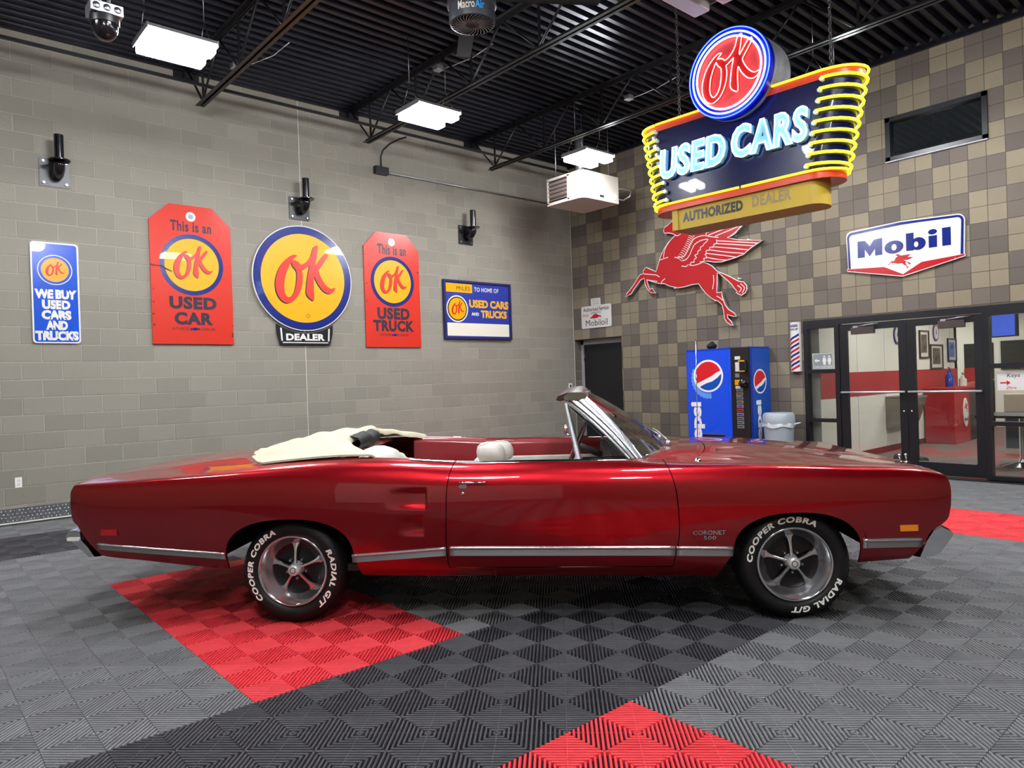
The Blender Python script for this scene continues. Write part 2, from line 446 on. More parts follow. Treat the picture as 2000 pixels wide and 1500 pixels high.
# diamond plate along the foot of the left wall
mottled('plate_metal', '9a9ca0', 'b4b6b9', 20, 0.25, metal=0.9)
bb = MB().box(-15, -0.01, -0.008, 0.0, 0.0, 0.17).build('baseboard_left', 'plate_metal'); struct(bb)
mb = MB()
for i in range(290):
    for j in range(4):
        x = -12.1 + i * 0.042 + (0.021 if j % 2 else 0); z = 0.028 + j * 0.038; s_ = 1 if (i + j) % 2 else -1; c_, n_ = 0.0125, 0.005
        mb.add([(x - c_, -0.008, z - c_ * s_), (x - n_ * s_ * .7, -0.0125, z + n_ * .7), (x + c_, -0.008, z + c_ * s_), (x + n_ * s_ * .7, -0.0125, z - n_ * .7), (x, -0.0135, z)], [(0, 1, 4), (1, 2, 4), (2, 3, 4), (3, 0, 4)])
tag(mb.build('plate_lugs', 'plate_metal', bb, fix=False), kind='stuff')
tag(MB().box(-15, -0.01, -0.02, -0.008, 0.0, 0.012).build('trim_1', 'white_paint'), kind='structure')

# ---------------------------------------------------------------- ceiling: black corrugated deck on open-web joists
def deck():
    mb = MB(); rows = []; pit = 0.152; y = -15.1
    while y < 0.3:
        for dy, z in ((0, CEIL + 0.075), (0.062, CEIL + 0.075), (0.078, CEIL + 0.002), (0.136, CEIL + 0.002)): rows.append([(-15.2, y + dy, z), (0.6, y + dy, z)])
        y += pit
    return mb.grid(rows, smooth=False)
ce = deck().build('ceiling', 'deck_paint', fix=False); struct(ce)
MB().box(-15.2, 0.6, -15.2, 0.3, CEIL + 0.09, CEIL + 0.2).build('roof_board', 'black_matte', ce)
def joist(x, label):
    t = thing('ceiling_joist', label, 'joist', (x, 0, 0), 0, 'open-web joists under the deck')
    zt, zb = CEIL - 0.06, 5.03
    y0, y1 = 0.0, -15.0
    mb = MB()
    for s_ in (-1, 1): mb.box(s_ * 0.008, s_ * 0.058, y1, y0, zt + 0.052, zt + 0.06); mb.box(s_ * 0.008, s_ * 0.014, y1, y0, zt, zt + 0.06)
    mb.build('top_chord', 'joist_paint', t)
    mb = MB()
    for s_ in (-1, 1): mb.box(s_ * 0.008, s_ * 0.055, y1, -0.5, zb, zb + 0.006); mb.box(s_ * 0.008, s_ * 0.014, y1, -0.5, zb, zb + 0.05)
    mb.build('bottom_chord', 'joist_paint', t)
    MB().box(-0.16, 0.16, -0.02, 0.02, CEIL - 0.13, CEIL).box(-0.05, 0.05, -0.12, 0.0, CEIL - 0.12, CEIL - 0.05).build('bearing_seat', 'black_matte', t)
    y = -0.62; k = 0
    while y > -14:
        yt = y + 0.42 if k == 0 else y + 0.6
        for (a, b) in (((y + 0.6, zt + 0.03), (y, zb + 0.03)), ((y, zb + 0.03), (y - 0.6, zt + 0.03))):
            if a[0] > -0.1: a = (-0.1, zt + 0.03)
            if y > -9.5: MB().tube([(0, a[0], a[1]), (0, b[0], b[1])], 0.014, 6).build('web_rod', 'joist_paint', t)
        if y > -9.5: MB().box(-0.012, 0.012, y - 0.03, y - 0.008, zb + 0.03, zt + 0.03).build('web_post', 'joist_paint', t)
        y -= 1.2; k += 1
    return t
for x, lb in ((-7.24, 'black open-web joist bearing on the tan wall above the first wall bracket from the left'), (-4.86, 'black open-web joist bearing on the tan wall beside the round sign'),
              (-2.47, 'black open-web joist passing above the white unit heater'), (-9.63, 'black open-web joist left of the dome camera'), (-12.0, 'black open-web joist farthest from the checkered wall')):
    joist(x, lb)
mb = MB(); mb.box(-14.9, -0.1, -1.005, -1.0, 5.085, 5.125).box(-14.9, -0.1, -1.03, -1.0, 5.081, 5.086)
tag(mb.build('bridging_angle', 'joist_paint'), 'black steel bridging angle running along the top of the tan wall', 'beam')
# ledger at the top of the right wall
tag(MB().box(-0.06, -0.004, -15, -0.01, CEIL - 0.06, CEIL + 0.002).build('trim_2', 'deck_paint'), kind='structure')
tag(MB().box(-15, -0.01, -0.06, -0.004, CEIL - 0.02, CEIL + 0.002).build('trim_3', 'deck_paint'), kind='structure')

# ---------------------------------------------------------------- hanging lamps
mat('lens_lit', 'ffffff', 0.4, emit='f7faff', estr=LAMP_STRENGTH); mat('lamp_white', '77777a', 0.5)
def lamp(x, y, z, label, grp=None, lens='lens_lit'):
    t = thing('high_bay_lamp', label, 'lamp', (x, y, z), 0, grp)
    mb = MB(); mb.box(-0.31, 0.31, -0.24, 0.24, 0.02, 0.05); mb.box(-0.12, 0.12, -0.05, 0.05, 0.05, 0.10)
    mb.box(-0.32, -0.31, -0.25, 0.25, -0.005, 0.05).box(0.31, 0.32, -0.25, 0.25, -0.005, 0.05)
    mb.build('housing', 'lamp_white', t)
    for yy in (-0.145, 0.145): MB().cbox(-0.30, 0.30, yy - 0.08, yy + 0.08, -0.07, 0.019, 0.014).build('lens', lens, t)
    for xx in (-0.27, 0.27):
        mb = MB(); mb.tube([(xx, -0.16, 0.05), (xx, 0, 0.32)], 0.004, 5).tube([(xx, 0.16, 0.05), (xx, 0, 0.32)], 0.004, 5)
        mb.tube([(xx, 0, 0.32), (xx, 0, CEIL - z + 0.03)], 0.005, 5); mb.build('hanger_chain', 'steel', t)
    return t
LZ = 4.74
for x, lb in ((-8.15, 'lit two-panel LED lamp hanging beside the dome camera'), (-5.22, 'lit two-panel LED lamp hanging above the red used truck tag'), (-2.33, 'lit two-panel LED lamp hanging above the white unit heater')):
    lamp(x, -2.62, LZ, lb)
mat('lens_off', 'd9d8d6', 0.4)
lamp(-5.02, -6.34, LZ, 'unlit two-panel LED lamp at the top edge of the picture near the neon sign', None, 'lens_off')
lamp(-1.9, -6.0, LZ, 'two-panel LED lamp hanging behind the round top of the neon sign')
lamp(-8.15, -5.75, LZ, 'two-panel LED lamp above the car tail'); lamp(-11.05, -4.2, LZ, 'two-panel LED lamp left of the picture')
for x in (-4.95, -2.2): lamp(x, -8.55, LZ, 'two-panel LED lamp in the row beyond the car nose', 'lamps right of the camera')
lamp(-7.9, -8.9, LZ, 'two-panel LED lamp ahead of the photographer'); lamp(-10.9, -8.9, LZ, 'two-panel LED lamp directly above the photographer'); lamp(-10.9, -11.9, LZ, 'two-panel LED lamp behind the photographer')  # last two lamps added out of view to brighten the car's near side
# sectional door in the wall behind the photographer
gd = struct(bpy.data.objects.new('door_4', None)); COL.objects.link(gd)
for k in range(7): MB().cbox(-14.99, -14.93, -14.2, -9.4, .02 + .52 * k, .52 + .52 * k, .008).build('door_section', 'white_paint', gd)
# ================================================================ the red convertible
m = mat('car_red', '970513', 0.32, 0.8, coat=1.0)
mat('interior_red', '7c0c14', 0.4, 0.2, coat=0.4); mottled('vinyl_white', 'c8c3b8', 'bdb7ac', 12, 0.5, bump=0.1); mottled('canvas_cream', 'c6bfa6', 'bbb49b', 14, 0.8, bump=0.25)
mottled('tyre_rubber', '0c0d0e', '121314', 30, 0.5, bump=0.15); mat('white_letter', 'fffdf2', 0.6); mat('rim_metal', 'd2d3d6', 0.16, 0.95); mat('cap_metal', 'dcdcda', 0.3, 0.4); mat('rim_black', '070708', 0.35)
mat('gap_black', '050506', 0.9); mat('satin_alu', '8f9195', 0.35, 0.9); mat('amber_lens', 'f09010', 0.15, coat=0.5); mat('red_lens', 'b20a1e', 0.15, coat=0.5)
mat('dash_dark', '2b2422', 0.6); mat('wheel_brown', '4a2420', 0.35); mat('black_vinyl', '151516', 0.6); mat('visor_brown', '3c211b', 0.4); mat('pillar_metal', 'cfd0d3', 0.22, 0.85)
CAR_H = R(-45.587); CAR_O = (-7.894, -5.0686, 0.0)
car = thing('convertible_car', 'dark red vintage convertible with cream top cover parked on the tiled floor', 'car', CAR_O, CAR_H)

ST = [-1.40, -1.345, -1.22, -0.92, -0.45, 0.0, 0.35, 0.62, 1.0, 1.6, 2.1, 2.32, 2.6, 2.97, 3.3, 3.55, 3.72, 3.80, 3.85]
PF = [  # per station: (z, half width) bottom edge -> inner top edge
 [(.500,.862),(.550,.868),(.600,.873),(.660,.882),(.750,.887),(.820,.884),(.858,.874),(.874,.850),(.898,.68)],
 [(.490,.878),(.540,.885),(.595,.893),(.660,.902),(.750,.907),(.820,.905),(.862,.893),(.880,.868),(.904,.68)],
 [(.448,.890),(.500,.903),(.560,.916),(.650,.926),(.750,.930),(.820,.926),(.866,.910),(.886,.882),(.915,.69)],
 [(.410,.905),(.462,.920),(.535,.935),(.630,.948),(.740,.952),(.820,.946),(.876,.928),(.902,.895),(.935,.70)],
 [(.357,.905),(.420,.928),(.500,.948),(.620,.960),(.740,.964),(.832,.956),(.898,.932),(.928,.894),(.957,.74)],
 [(.325,.892),(.385,.926),(.465,.950),(.600,.968),(.740,.973),(.848,.963),(.922,.935),(.960,.892),(.984,.78)],
 [(.302,.888),(.360,.926),(.450,.948),(.590,.966),(.730,.972),(.845,.962),(.926,.932),(.970,.888),(.993,.81)],
 [(.292,.886),(.350,.926),(.446,.947),(.582,.962),(.724,.967),(.838,.956),(.918,.926),(.964,.884),(.985,.83)],
 [(.284,.884),(.346,.925),(.448,.945),(.580,.958),(.720,.962),(.830,.951),(.898,.922),(.938,.884),(.960,.845)],
 [(.276,.884),(.342,.925),(.447,.945),(.580,.958),(.718,.962),(.824,.952),(.892,.924),(.932,.884),(.953,.845)],
 [(.272,.884),(.338,.925),(.444,.945),(.578,.958),(.712,.962),(.816,.952),(.884,.926),(.922,.886),(.944,.82)],
 [(.270,.884),(.337,.925),(.442,.945),(.576,.958),(.708,.962),(.810,.951),(.878,.926),(.915,.886),(.932,.775)],
 [(.268,.884),(.340,.925),(.440,.945),(.572,.957),(.700,.960),(.800,.949),(.870,.925),(.908,.885),(.922,.76)],
 [(.290,.886),(.345,.922),(.436,.942),(.566,.955),(.692,.957),(.790,.946),(.858,.922),(.895,.882),(.908,.755)],
 [(.330,.885),(.370,.912),(.430,.932),(.560,.945),(.686,.948),(.780,.938),(.842,.916),(.877,.878),(.890,.75)],
 [(.345,.875),(.380,.900),(.435,.918),(.556,.932),(.680,.935),(.770,.927),(.830,.906),(.864,.870),(.878,.745)],
 [(.352,.864),(.385,.888),(.440,.905),(.554,.918),(.676,.921),(.765,.914),(.818,.896),(.846,.862),(.860,.74)],
 [(.356,.852),(.388,.872),(.445,.888),(.552,.900),(.674,.903),(.762,.897),(.806,.880),(.826,.850),(.838,.73)],
 [(.360,.835),(.390,.855),(.448,.868),(.550,.880),(.672,.883),(.760,.877),(.798,.862),(.812,.835),(.824,.72)]]
_cache = {}
def levels(X):
    k = round(X, 4)
    if k not in _cache: _cache[k] = [(catmull(ST, [PF[i][l][0] for i in range(len(ST))], X), catmull(ST, [PF[i][l][1] for i in range(len(ST))], X)) for l in range(9)]
    return _cache[k]
IDX = list(range(9))
def bump01(x, a, b, c, d):
    """0 before a, rising to 1 at b, held to c, back to 0 at d"""
    def s(t): t = min(1, max(0, t)); return t * t * (3 - 2 * t)
    return s((x - a) / (b - a)) * (1 - s((x - c) / (d - c)))
def scoop(X, z):
    u = 0.021 * bump01(X, 0.58, 0.82, 0.846, 0.858) * bump01(z, 0.700 + 0.02 * max(0, (0.84 - X)), 0.728, 0.792, 0.826 - 0.02 * max(0, (X - 0.7)))
    l = 0.017 * bump01(X, 0.64, 0.815, 0.830, 0.838) * bump01(z, 0.545, 0.570, 0.628, 0.655)
    return u + l
def side(X, t):
    L = levels(X); z = catmull(IDX, [p[0] for p in L], t); w_ = catmull(IDX, [p[1] for p in L], t)
    if 0.55 < X < 0.88 and 0.5 < z < 0.85: w_ -= scoop(X, z)
    return w_, z
def side_at(X, z):
    a, b = 0.0, 8.0
    for _ in range(24):
        c = (a + b) / 2
        if side(X, c)[1] < z: a = c
        else: b = c
    return side(X, a)[0]
def pw(tab):
    zs = [p[0] for p in tab]; xs = [p[1] for p in tab]
    return lambda z: catmull(zs, xs, z)
x_rear = pw([(.437, -1.19), (.52, -1.268), (.60, -1.322), (.633, -1.342), (.646, -1.362), (.674, -1.375), (.72, -1.38), (.783, -1.381), (.846, -1.375), (.886, -1.352), (.93, -1.335)])
x_front = pw([(.345, 3.60), (.36, 3.612), (.453, 3.675), (.519, 3.722), (.543, 3.765), (.566, 3.80), (.622, 3.826), (.693, 3.836), (.765, 3.835), (.808, 3.822), (.838, 3.795), (.87, 3.77)])
x_dr = pw([(.34, .972), (.352, .970), (.419, .963), (.677, .969), (.826, .977), (.931, 1.001), (.978, 1.021)])
x_df = pw([(.33, 2.270), (.335, 2.271), (.393, 2.284), (.504, 2.305), (.68, 2.305), (.827, 2.286), (.922, 2.254), (.96, 2.235)])
def superarch(xc, a, z0, b, n, kl, kr):
    def f(X, z):
        dx = (X - xc) / a
        if z >= z0: return abs(dx) ** n + ((z - z0) / b) ** n - 1
        k = kl if dx < 0 else kr
        return abs(dx) - 1 - k * (z0 - z)
    return f
arch_r = superarch(0.012, 0.393, 0.42, 0.234, 2.4, 0.05, 0.75)
arch_f = superarch(2.966, 0.354, 0.42, 0.216, 2.3, 1.6, 0.0)
def panel(xa, xb, t0, t1, ns, nt, sgn, xs=None, f=None):
    """side surface between two edge curves; clipped where f < 0; returns (verts, faces, arch test)"""
    rows = []
    for i in range(nt + 1):
        t = t0 + (t1 - t0) * i / nt; row = []
        for j in range(ns + 1):
            s_ = j / ns if xs is None else xs[j]
            X = 1.0
            for _ in range(3):
                z = side(X, t)[1]; A, B = xa(z), xb(z); X = A + (B - A) * s_
            w_, z = side(X, t); row.append((X, sgn * w_, z))
        rows.append(row)
    v = [p for r_ in rows for p in r_]; n1 = ns + 1
    faces = [(i * n1 + j, i * n1 + j + 1, (i + 1) * n1 + j + 1, (i + 1) * n1 + j) for i in range(nt) for j in range(ns)]
    if f is None: return v, faces
    val = [f(p[0], p[2]) for p in v]; out = []; cutm = {}
    def root(a, b):
        k = (min(a, b), max(a, b))
        if k in cutm: return cutm[k]
        A, B = Vector(v[a]), Vector(v[b]); fa = val[a]
        for _ in range(18):
            M_ = (A + B) / 2; fm = f(M_.x, M_.z)
            if (fm > 0) == (fa > 0): A = M_
            else: B = M_
        v.append(tuple((A + B) / 2)); val.append(0.0); cutm[k] = len(v) - 1; return cutm[k]
    for fc in faces:
        s4 = [val[i] > 0 for i in fc]
        if all(s4): out.append(fc); continue
        if not any(s4): continue
        poly = []
        for k in range(4):
            a, b = fc[k], fc[(k + 1) % 4]
            if val[a] > 0: poly.append(a)
            if (val[a] > 0) != (val[b] > 0): poly.append(root(a, b))
        if len(poly) >= 3: out.append(tuple(poly))
    return v, out
def body_part(name, vf, sgn, parent=car, material='car_red', lip=0.018, label=None):
    """smooth sheet whose free edges turn inwards, so that it has depth at its gaps and wheel arch"""
    v, fcs = vf
    me = bpy.data.meshes.new(name); me.from_pydata(v, [], fcs)
    bm = bmesh.new(); bm.from_mesh(me)
    bmesh.ops.delete(bm, geom=[q for q in bm.verts if not q.link_faces], context='VERTS')
    bmesh.ops.remove_doubles(bm, verts=bm.verts, dist=1e-5)
    bmesh.ops.recalc_face_normals(bm, faces=bm.faces)
    if lip:
        be = [e for e in bm.edges if e.is_boundary]
        for f_ in bm.faces: f_.smooth = True
        ret = bmesh.ops.extrude_edge_only(bm, edges=be)
        for g in ret['geom']:
            if isinstance(g, bmesh.types.BMVert): g.co.y -= sgn * lip
            if isinstance(g, bmesh.types.BMFace): g.smooth = False
        for e in be: e.smooth = False
    fc = [f_ for f_ in bm.faces if f_.smooth]
    s0 = sum(f_.normal.y for f_ in fc)
    if s0 * sgn < 0: bmesh.ops.reverse_faces(bm, faces=bm.faces)
    bm.to_mesh(me); bm.free(); me.update()
    o = ob(name, me, material, parent)
    if label: o['label'] = label
    return o
# sample positions along the quarter panel, dense at the scoop mouths
def q_samples():
    A, B = -1.38, 0.969; xs = [A + (B - A) * i / 110 for i in range(111)]
    xs += [0.80 + 0.0032 * i for i in range(26)]; xs += [A + 0.004 * i * i for i in range(6)]
    xs = sorted({round((x - A) / (B - A), 5) for x in xs if A <= x <= B}); return xs
QS = q_samples(); g_ = 0.0028
for sgn in (-1, 1):
    body_part('quarter_panel', panel(x_rear, lambda z: x_dr(z) - g_, 0, 8, len(QS) - 1, 64, sgn, QS, arch_r), sgn)
    door = body_part('door', panel(lambda z: x_dr(z) + g_, lambda z: x_df(z) - g_, 1.0, 8, 60, 48, sgn), sgn, lip=0.03)
    body_part('front_fender', panel(lambda z: x_df(z) + g_, x_front, 0, 8, 90, 60, sgn, None, arch_f), sgn)
    body_part('rocker_panel', panel(lambda z: x_dr(z) - g_, lambda z: x_df(z) + g_, 0, 0.93, 30, 6, sgn), sgn, lip=0.06)
    if sgn < 0:
        # handle, push button and lock of the near door
        wy = -side_at(1.12, .845)
        mb = MB(); mb.tube([(1.045, wy - .012, .846), (1.09, wy - .022, .847), (1.19, wy - .022, .847), (1.205, wy - .012, .846)], [.006, .007, .007, .008], 8); mb.build('door_handle', 'chrome', door)
        wy = -side_at(1.075, .83)
        mb = MB().prism(rrect(1.048, 1.094, .815, .836, .006), wy - .010, wy + .004); mb.build('handle_escutcheon', 'chrome', door)
        MB().prism(rrect(1.056, 1.086, .820, .831, .004), wy - .014, wy - .0095).build('push_button', 'satin_alu', door)
        wy = -side_at(1.069, .782); MB().lathe([(0, -.008), (.009, -.008), (.011, -.003), (.011, .006)], (1.069, wy, .783), 'y', 20).build('door_lock', 'chrome', door)
    # dark structure behind the panel gaps
    mb = MB()
    for xf in (x_dr, x_df): mb.grid([[(xf(z) + d_, sgn * (side_at(1.0 if xf is x_dr else 2.28, z) - .022), z) for d_ in (-.03, .03)] for z in [.33 + .03 * i for i in range(20)]])
    tag(mb.build('gap_backing', 'gap_black', car, fix=False), kind='stuff')
    # chrome side moulding: bright bead over a satin band
    for (xa, xb, za, zb, ha, hb) in ((-1.205, -0.385, .522, .457, .042, .044), (.395, .958, .436, .472, .052, .055), (.980, 2.282, .475, .457, .059, .059), (2.290, 2.606, .455, .448, .058, .058), (3.328, 3.655, .478, .476, .055, .056)):
        rb = []; ri = []; n = max(8, int((xb - xa) / .03))
        for i in range(n + 1):
            s_ = i / n; X = xa + (xb - xa) * s_; z1 = za + (zb - za) * s_; h = ha + (hb - ha) * s_
            def Q(z, o): return (X, sgn * (side_at(X, z) + o), z)
            rb.append([Q(z1, .0), Q(z1 - .002, .006), Q(z1 - h * .18, .011), Q(z1 - h * .34, .007), Q(z1 - h * .36, .0)])
            ri.append([Q(z1 - h * .34, .004), Q(z1 - h * .4, .0065), Q(z1 - h * .94, .0055), Q(z1 - h * .97, .007), Q(z1 - h, .0)])
        def capped(rows):
            mb = MB().grid(rows); mb.add(rows[0], [(0, 1, 2, 3, 4)]); mb.add(rows[-1], [(4, 3, 2, 1, 0)]); return mb
        mo = capped(rb).build('side_moulding', 'pillar_metal', car); capped(ri).build('moulding_band', 'satin_alu', mo)
    # belt trim along the top of door and quarter
    for (xa, xb) in ((.74, 1.008), (1.024, 2.07)):
        rows = []
        for i in range(31):
            X = xa + (xb - xa) * i / 30; L = levels(X); w8, z8 = L[8][1], L[8][0]
            rows.append([(X, sgn * (w8 + .012), z8 - .006), (X, sgn * (w8 + .008), z8 + .003), (X, sgn * (w8 - .006), z8 + .005), (X, sgn * (w8 - .014), z8 - .004)])
        MB().grid(rows).build('belt_trim', 'chrome', car)
    # marker lamps
    for (xa, xb, za, zb, mt, nm) in ((-1.165, -1.058, .572, .606, 'red_lens', 'rear_marker_lamp'), (3.532, 3.632, .516, .551, 'amber_lens', 'front_marker_lamp')):
        xm = (xa + xb) / 2; wy = side_at(xm, (za + zb) / 2); sl = (side_at(xb, za) - side_at(xa, za)) / (xb - xa)
        def wp(pts, o0, o1):
            mb = MB(); P = lambda p, o: (p[0], sgn * (wy + sl * (p[0] - xm) + o), p[1]); nn = len(pts)
            mb.add([P(p, o1) for p in pts] + [P(p, o0) for p in pts], [tuple(range(nn))] + [(i, (i + 1) % nn, nn + (i + 1) % nn, nn + i) for i in range(nn)]); return mb
        lp = wp(rrect(xa, xb, za, zb, .004), -.01, .006).build(nm, mt, car)
        wp(rrect(xa - .006, xb + .006, za - .006, zb + .006, .005), -.01, .002).build('lamp_bezel', 'car_red', lp)
    # wheel housings
    for (xc, a, zt) in ((0.012, 0.42, .66), (2.966, 0.385, .645)):
        prof = [(xc + a * math.cos(PI * i / 16), .43 + (zt + .02 - .43) * math.sin(PI * i / 16) ** 0.8) for i in range(17)]
        mb = MB().grid([[(p[0], sgn * y, p[1]) for p in prof] for y in (.945, .60, .52)]); mb.add([(p[0], sgn * .52, p[1]) for p in prof], [tuple(range(17))])
        mb.build('wheel_housing', 'gap_black', car, fix=False)
# model lettering on the near fender
for s_, xa, xb, za, zb, sp in (('CORONET', 2.384, 2.566, .520, .545, 1.0), ('500', 2.443, 2.512, .492, .513, 1.1)):
    text('model_badge', s_, xa, xb, za, zb, 0, 'chrome', car, 0.012, 0.0, sp, warp=lambda X, Y, Z: (X, -side_at(X, Z) - .003, Z), thick=0.002)

# ---- hood, cowl and deck lid
def xl(X, k): return catmull(ST, [PF[i][8][k] for i in range(len(ST))], X)
hood_c = lambda X: catmull([2.2, 2.45, 2.85, 3.16, 3.5, 3.7, 3.84], [.978, .974, .961, .936, .890, .862, .832], X)
deck_c = lambda X: catmull([-1.40, -1.34, -1.1, -.86, -.59, -.3, 0, .3], [.900, .910, .952, .975, .992, 1.0, 1.0, .99], X)
def top_z(X, Y, cf):
    e = xl(X, 0); w8 = xl(X, 1); u = min(1.0, abs(Y) / w8)
    z = e + (cf(X) - e) * (1 - u ** 2.2)
    if cf is hood_c: z += 0.007 * bump01(abs(Y), -1, -0.5, .36, .44) * bump01(X, 2.5, 2.75, 3.5, 3.8)
    return z
hood_rear = lambda Y: 2.60 - 0.17 * (abs(Y) / .76) ** 2.6
def top_sheet(name, xa, xb, wfun, cf, material='car_red', ns=60, ny=48, lip=.02):
    rows = []
    for i in range(ns + 1):
        s_ = i / ns; row = []
        for j in range(ny + 1):
            u = -1 + 2 * j / ny
            A, B = xa(u * .75), xb(u * .75); X = A + (B - A) * s_; Y = u * wfun(X); row.append((X, Y, top_z(X, Y, cf)))
        rows.append(row)
    edge = rows[0] + [r_[-1] for r_ in rows[1:]] + rows[-1][::-1][1:] + [r_[0] for r_ in rows[::-1]][1:-1]
    mb = MB().grid(rows); n = len(edge)
    mb.add(edge + [(p[0], p[1], p[2] - lip) for p in edge], [(i, (i + 1) % n, n + (i + 1) % n, n + i) for i in range(n)])
    return mb.build(name, material, car, auto=40)
top_sheet('hood', lambda Y: hood_rear(Y) + .003, lambda Y: 3.80 - .05 * (Y / .75) ** 2 + .02, lambda X: xl(X, 1) - .004, hood_c)
top_sheet('cowl_panel', lambda Y: 2.10 + .2 * (1 - min(1, abs(Y) / .76) ** 2), lambda Y: hood_rear(Y) - .003, lambda X: xl(X, 1) + .001, hood_c, ns=16)
top_sheet('deck_lid', lambda Y: -1.352 - .015 * (1 - (Y / .75) ** 2), lambda Y: -.05, lambda X: xl(X, 1) - .004, deck_c)
mb = MB()
for Yr in (-1, 1): mb.grid([[(X, Yr * (xl(X, 1) + d_), xl(X, 0) - .025) for d_ in (-.03, .03)] for X in [2.3 + .05 * i for i in range(31)]]); mb.grid([[(X, Yr * (xl(X, 1) + d_), xl(X, 0) - .025) for d_ in (-.03, .03)] for X in [-1.35 + .05 * i for i in range(28)]])
mb.grid([[(hood_rear(Y) + d_, Y, top_z(hood_rear(Y), Y, hood_c) - .022) for d_ in (-.03, .03)] for Y in [-.76 + .04 * i for i in range(39)]])
tag(mb.build('gap_backing', 'gap_black', car, fix=False), kind='stuff')
# tail panel and nose
rows = [[(x_rear(z) - (.015 if z < .87 else .01) * (1 - (u) ** 2) + .006, u * .862, min(z + .022 * (1 - u * u) * max(0, (z - .75) / .13), .93)) for u in [-1 + .1 * k for k in range(21)]] for z in (.46, .52, .58, .64, .70, .76, .82, .86, .885)]
MB().grid(rows).build('tail_panel', 'car_red', car)
for s_ in (-1, 1): MB().prism(rrect(s_ * .52 - .27, s_ * .52 + .27, .70, .80, .02), -1.402, -1.38, plane='yz').build('tail_lamp', 'red_lens', car)
MB().box(3.70, 3.745, -.80, .80, .56, .80).build('grille_backing', 'gap_black', car)
for k in range(6): MB().box(3.745, 3.775, -.40, .40, .585 + .034 * k, .597 + .034 * k).build('grille_bar', 'chrome', car)
for Y in (-.74, -.53, .53, .74): 
    h_ = MB().lathe([(0, .025), (.06, .018), (.085, .0), (.09, -.03)], (3.76, Y, .70), 'x', 24).build('headlamp', 'white_gloss', car)
    MB().lathe([(.085, .0), (.098, .012), (.103, -.02)], (3.76, Y, .70), 'x', 24).build('headlamp_ring', 'chrome', h_)
MB().grid([[(3.77 - .1 * (abs(u) ** 6), u * .845, z) for u in [-1 + .1 * k for k in range(21)]] for z in (.80, .815, .83)]).build('nose_lip', 'car_red', car)
MB().grid([[(3.62 - .05 * (abs(u) ** 4), u * .85, z) for u in [-1 + .1 * k for k in range(21)]] for z in (.34, .45, .55)]).build('front_valance', 'car_red', car)
# bumpers: end profile carried across the car on a shallow bow
def bumper(name, prof, bow, dirx):
    rows = []; N = 28
    c = (sum(p[0] for p in prof) / len(prof), sum(p[1] for p in prof) / len(prof))
    for k in range(N + 1):
        u = -1 + 2 * k / N; e = max(0, (abs(u) - .96) / .04); sh = 1 - .10 * e * e
        rows.append([(c[0] + (x - c[0]) * sh + dirx * bow * (1 - abs(u) ** 2.5), u * .90, c[1] + (z - c[1]) * sh) for x, z in prof])
    mb = MB().grid(rows, closed=True); mb.add(rows[0], [tuple(range(len(prof)))]); mb.add(rows[-1], [tuple(range(len(prof)))[::-1]])
    return mb.build(name, 'chrome', car, auto=35)
bumper('front_bumper', [(3.728, .517), (3.780, .536), (3.835, .506), (3.848, .492), (3.838, .478), (3.762, .375), (3.716, .354), (3.640, .351), (3.684, .45)], .05, 1)
bumper('rear_bumper', [(-1.322, .598), (-1.36, .607), (-1.404, .600), (-1.424, .570), (-1.418, .556), (-1.384, .530), (-1.345, .497), (-1.262, .421), (-1.222, .423), (-1.27, .49), (-1.315, .538)], .05, -1)
rb = [o for o in car.children if o.name.startswith('rear_bumper')][0]
for s_ in (-1, 1): MB().prism(rrect(-1.405, -1.325, .534, .556, .008), s_ * .893, s_ * .906).build('bumper_light', 'white_gloss', rb)
# hood lock pins and aerial
for dx in (0, .035): 
    zz = top_z(3.76, -.5, hood_c); mb = MB().cyl((3.74 + dx, -.5, zz - .005), (3.735 + dx * 1.1, -.5, zz + .04), .004, 8).ball((3.735 + dx * 1.1, -.5, zz + .043), .009, 10, 6); mb.lathe([(0, .004), (.018, .004), (.02, -.002)], (3.74 + dx, -.5, zz + .003), 'z', 14); mb.build('hood_pin', 'chrome', car)
ae = MB().lathe([(0, .018), (.008, .018), (.018, .008), (.024, .0), (.024, -.01)], (2.452, -.80, .923), 'z', 18).build('aerial_base', 'chrome', car)
MB().cyl((2.452, -.80, .93), (2.462, -.80, 1.64), .0028, 6, .0018).build('aerial_mast', 'chrome', ae)

# ---- windscreen
def ws(Y, s_):
    """point of the windscreen surface, s_ = 0 at the foot, 1 at the header"""
    b = Vector((2.13 + .235 * (1 - (Y / .765) ** 2), Y, .950 + .012 * (1 - (Y / .765) ** 2))); yt = Y * .80
    t = Vector((1.815 + .05 * (1 - (Y / .765) ** 2), yt, 1.318 + .02 * (1 - (Y / .765) ** 2))); q = b.lerp(t, s_); q.x += .018 * math.sin(PI * s_); q.z += .012 * math.sin(PI * s_); return q
gl = MB().grid([[tuple(ws(-.765 + 1.53 * j / 28, i / 12)) for j in range(29)] for i in range(13)]).build('windscreen', 'windshield_glass', car)
mb = MB(); mb.tube([ws(-.77 + 1.54 * j / 24, -.01) + Vector((.004, 0, .004)) for j in range(25)], .011, 8); mb.build('screen_trim', 'chrome', gl)
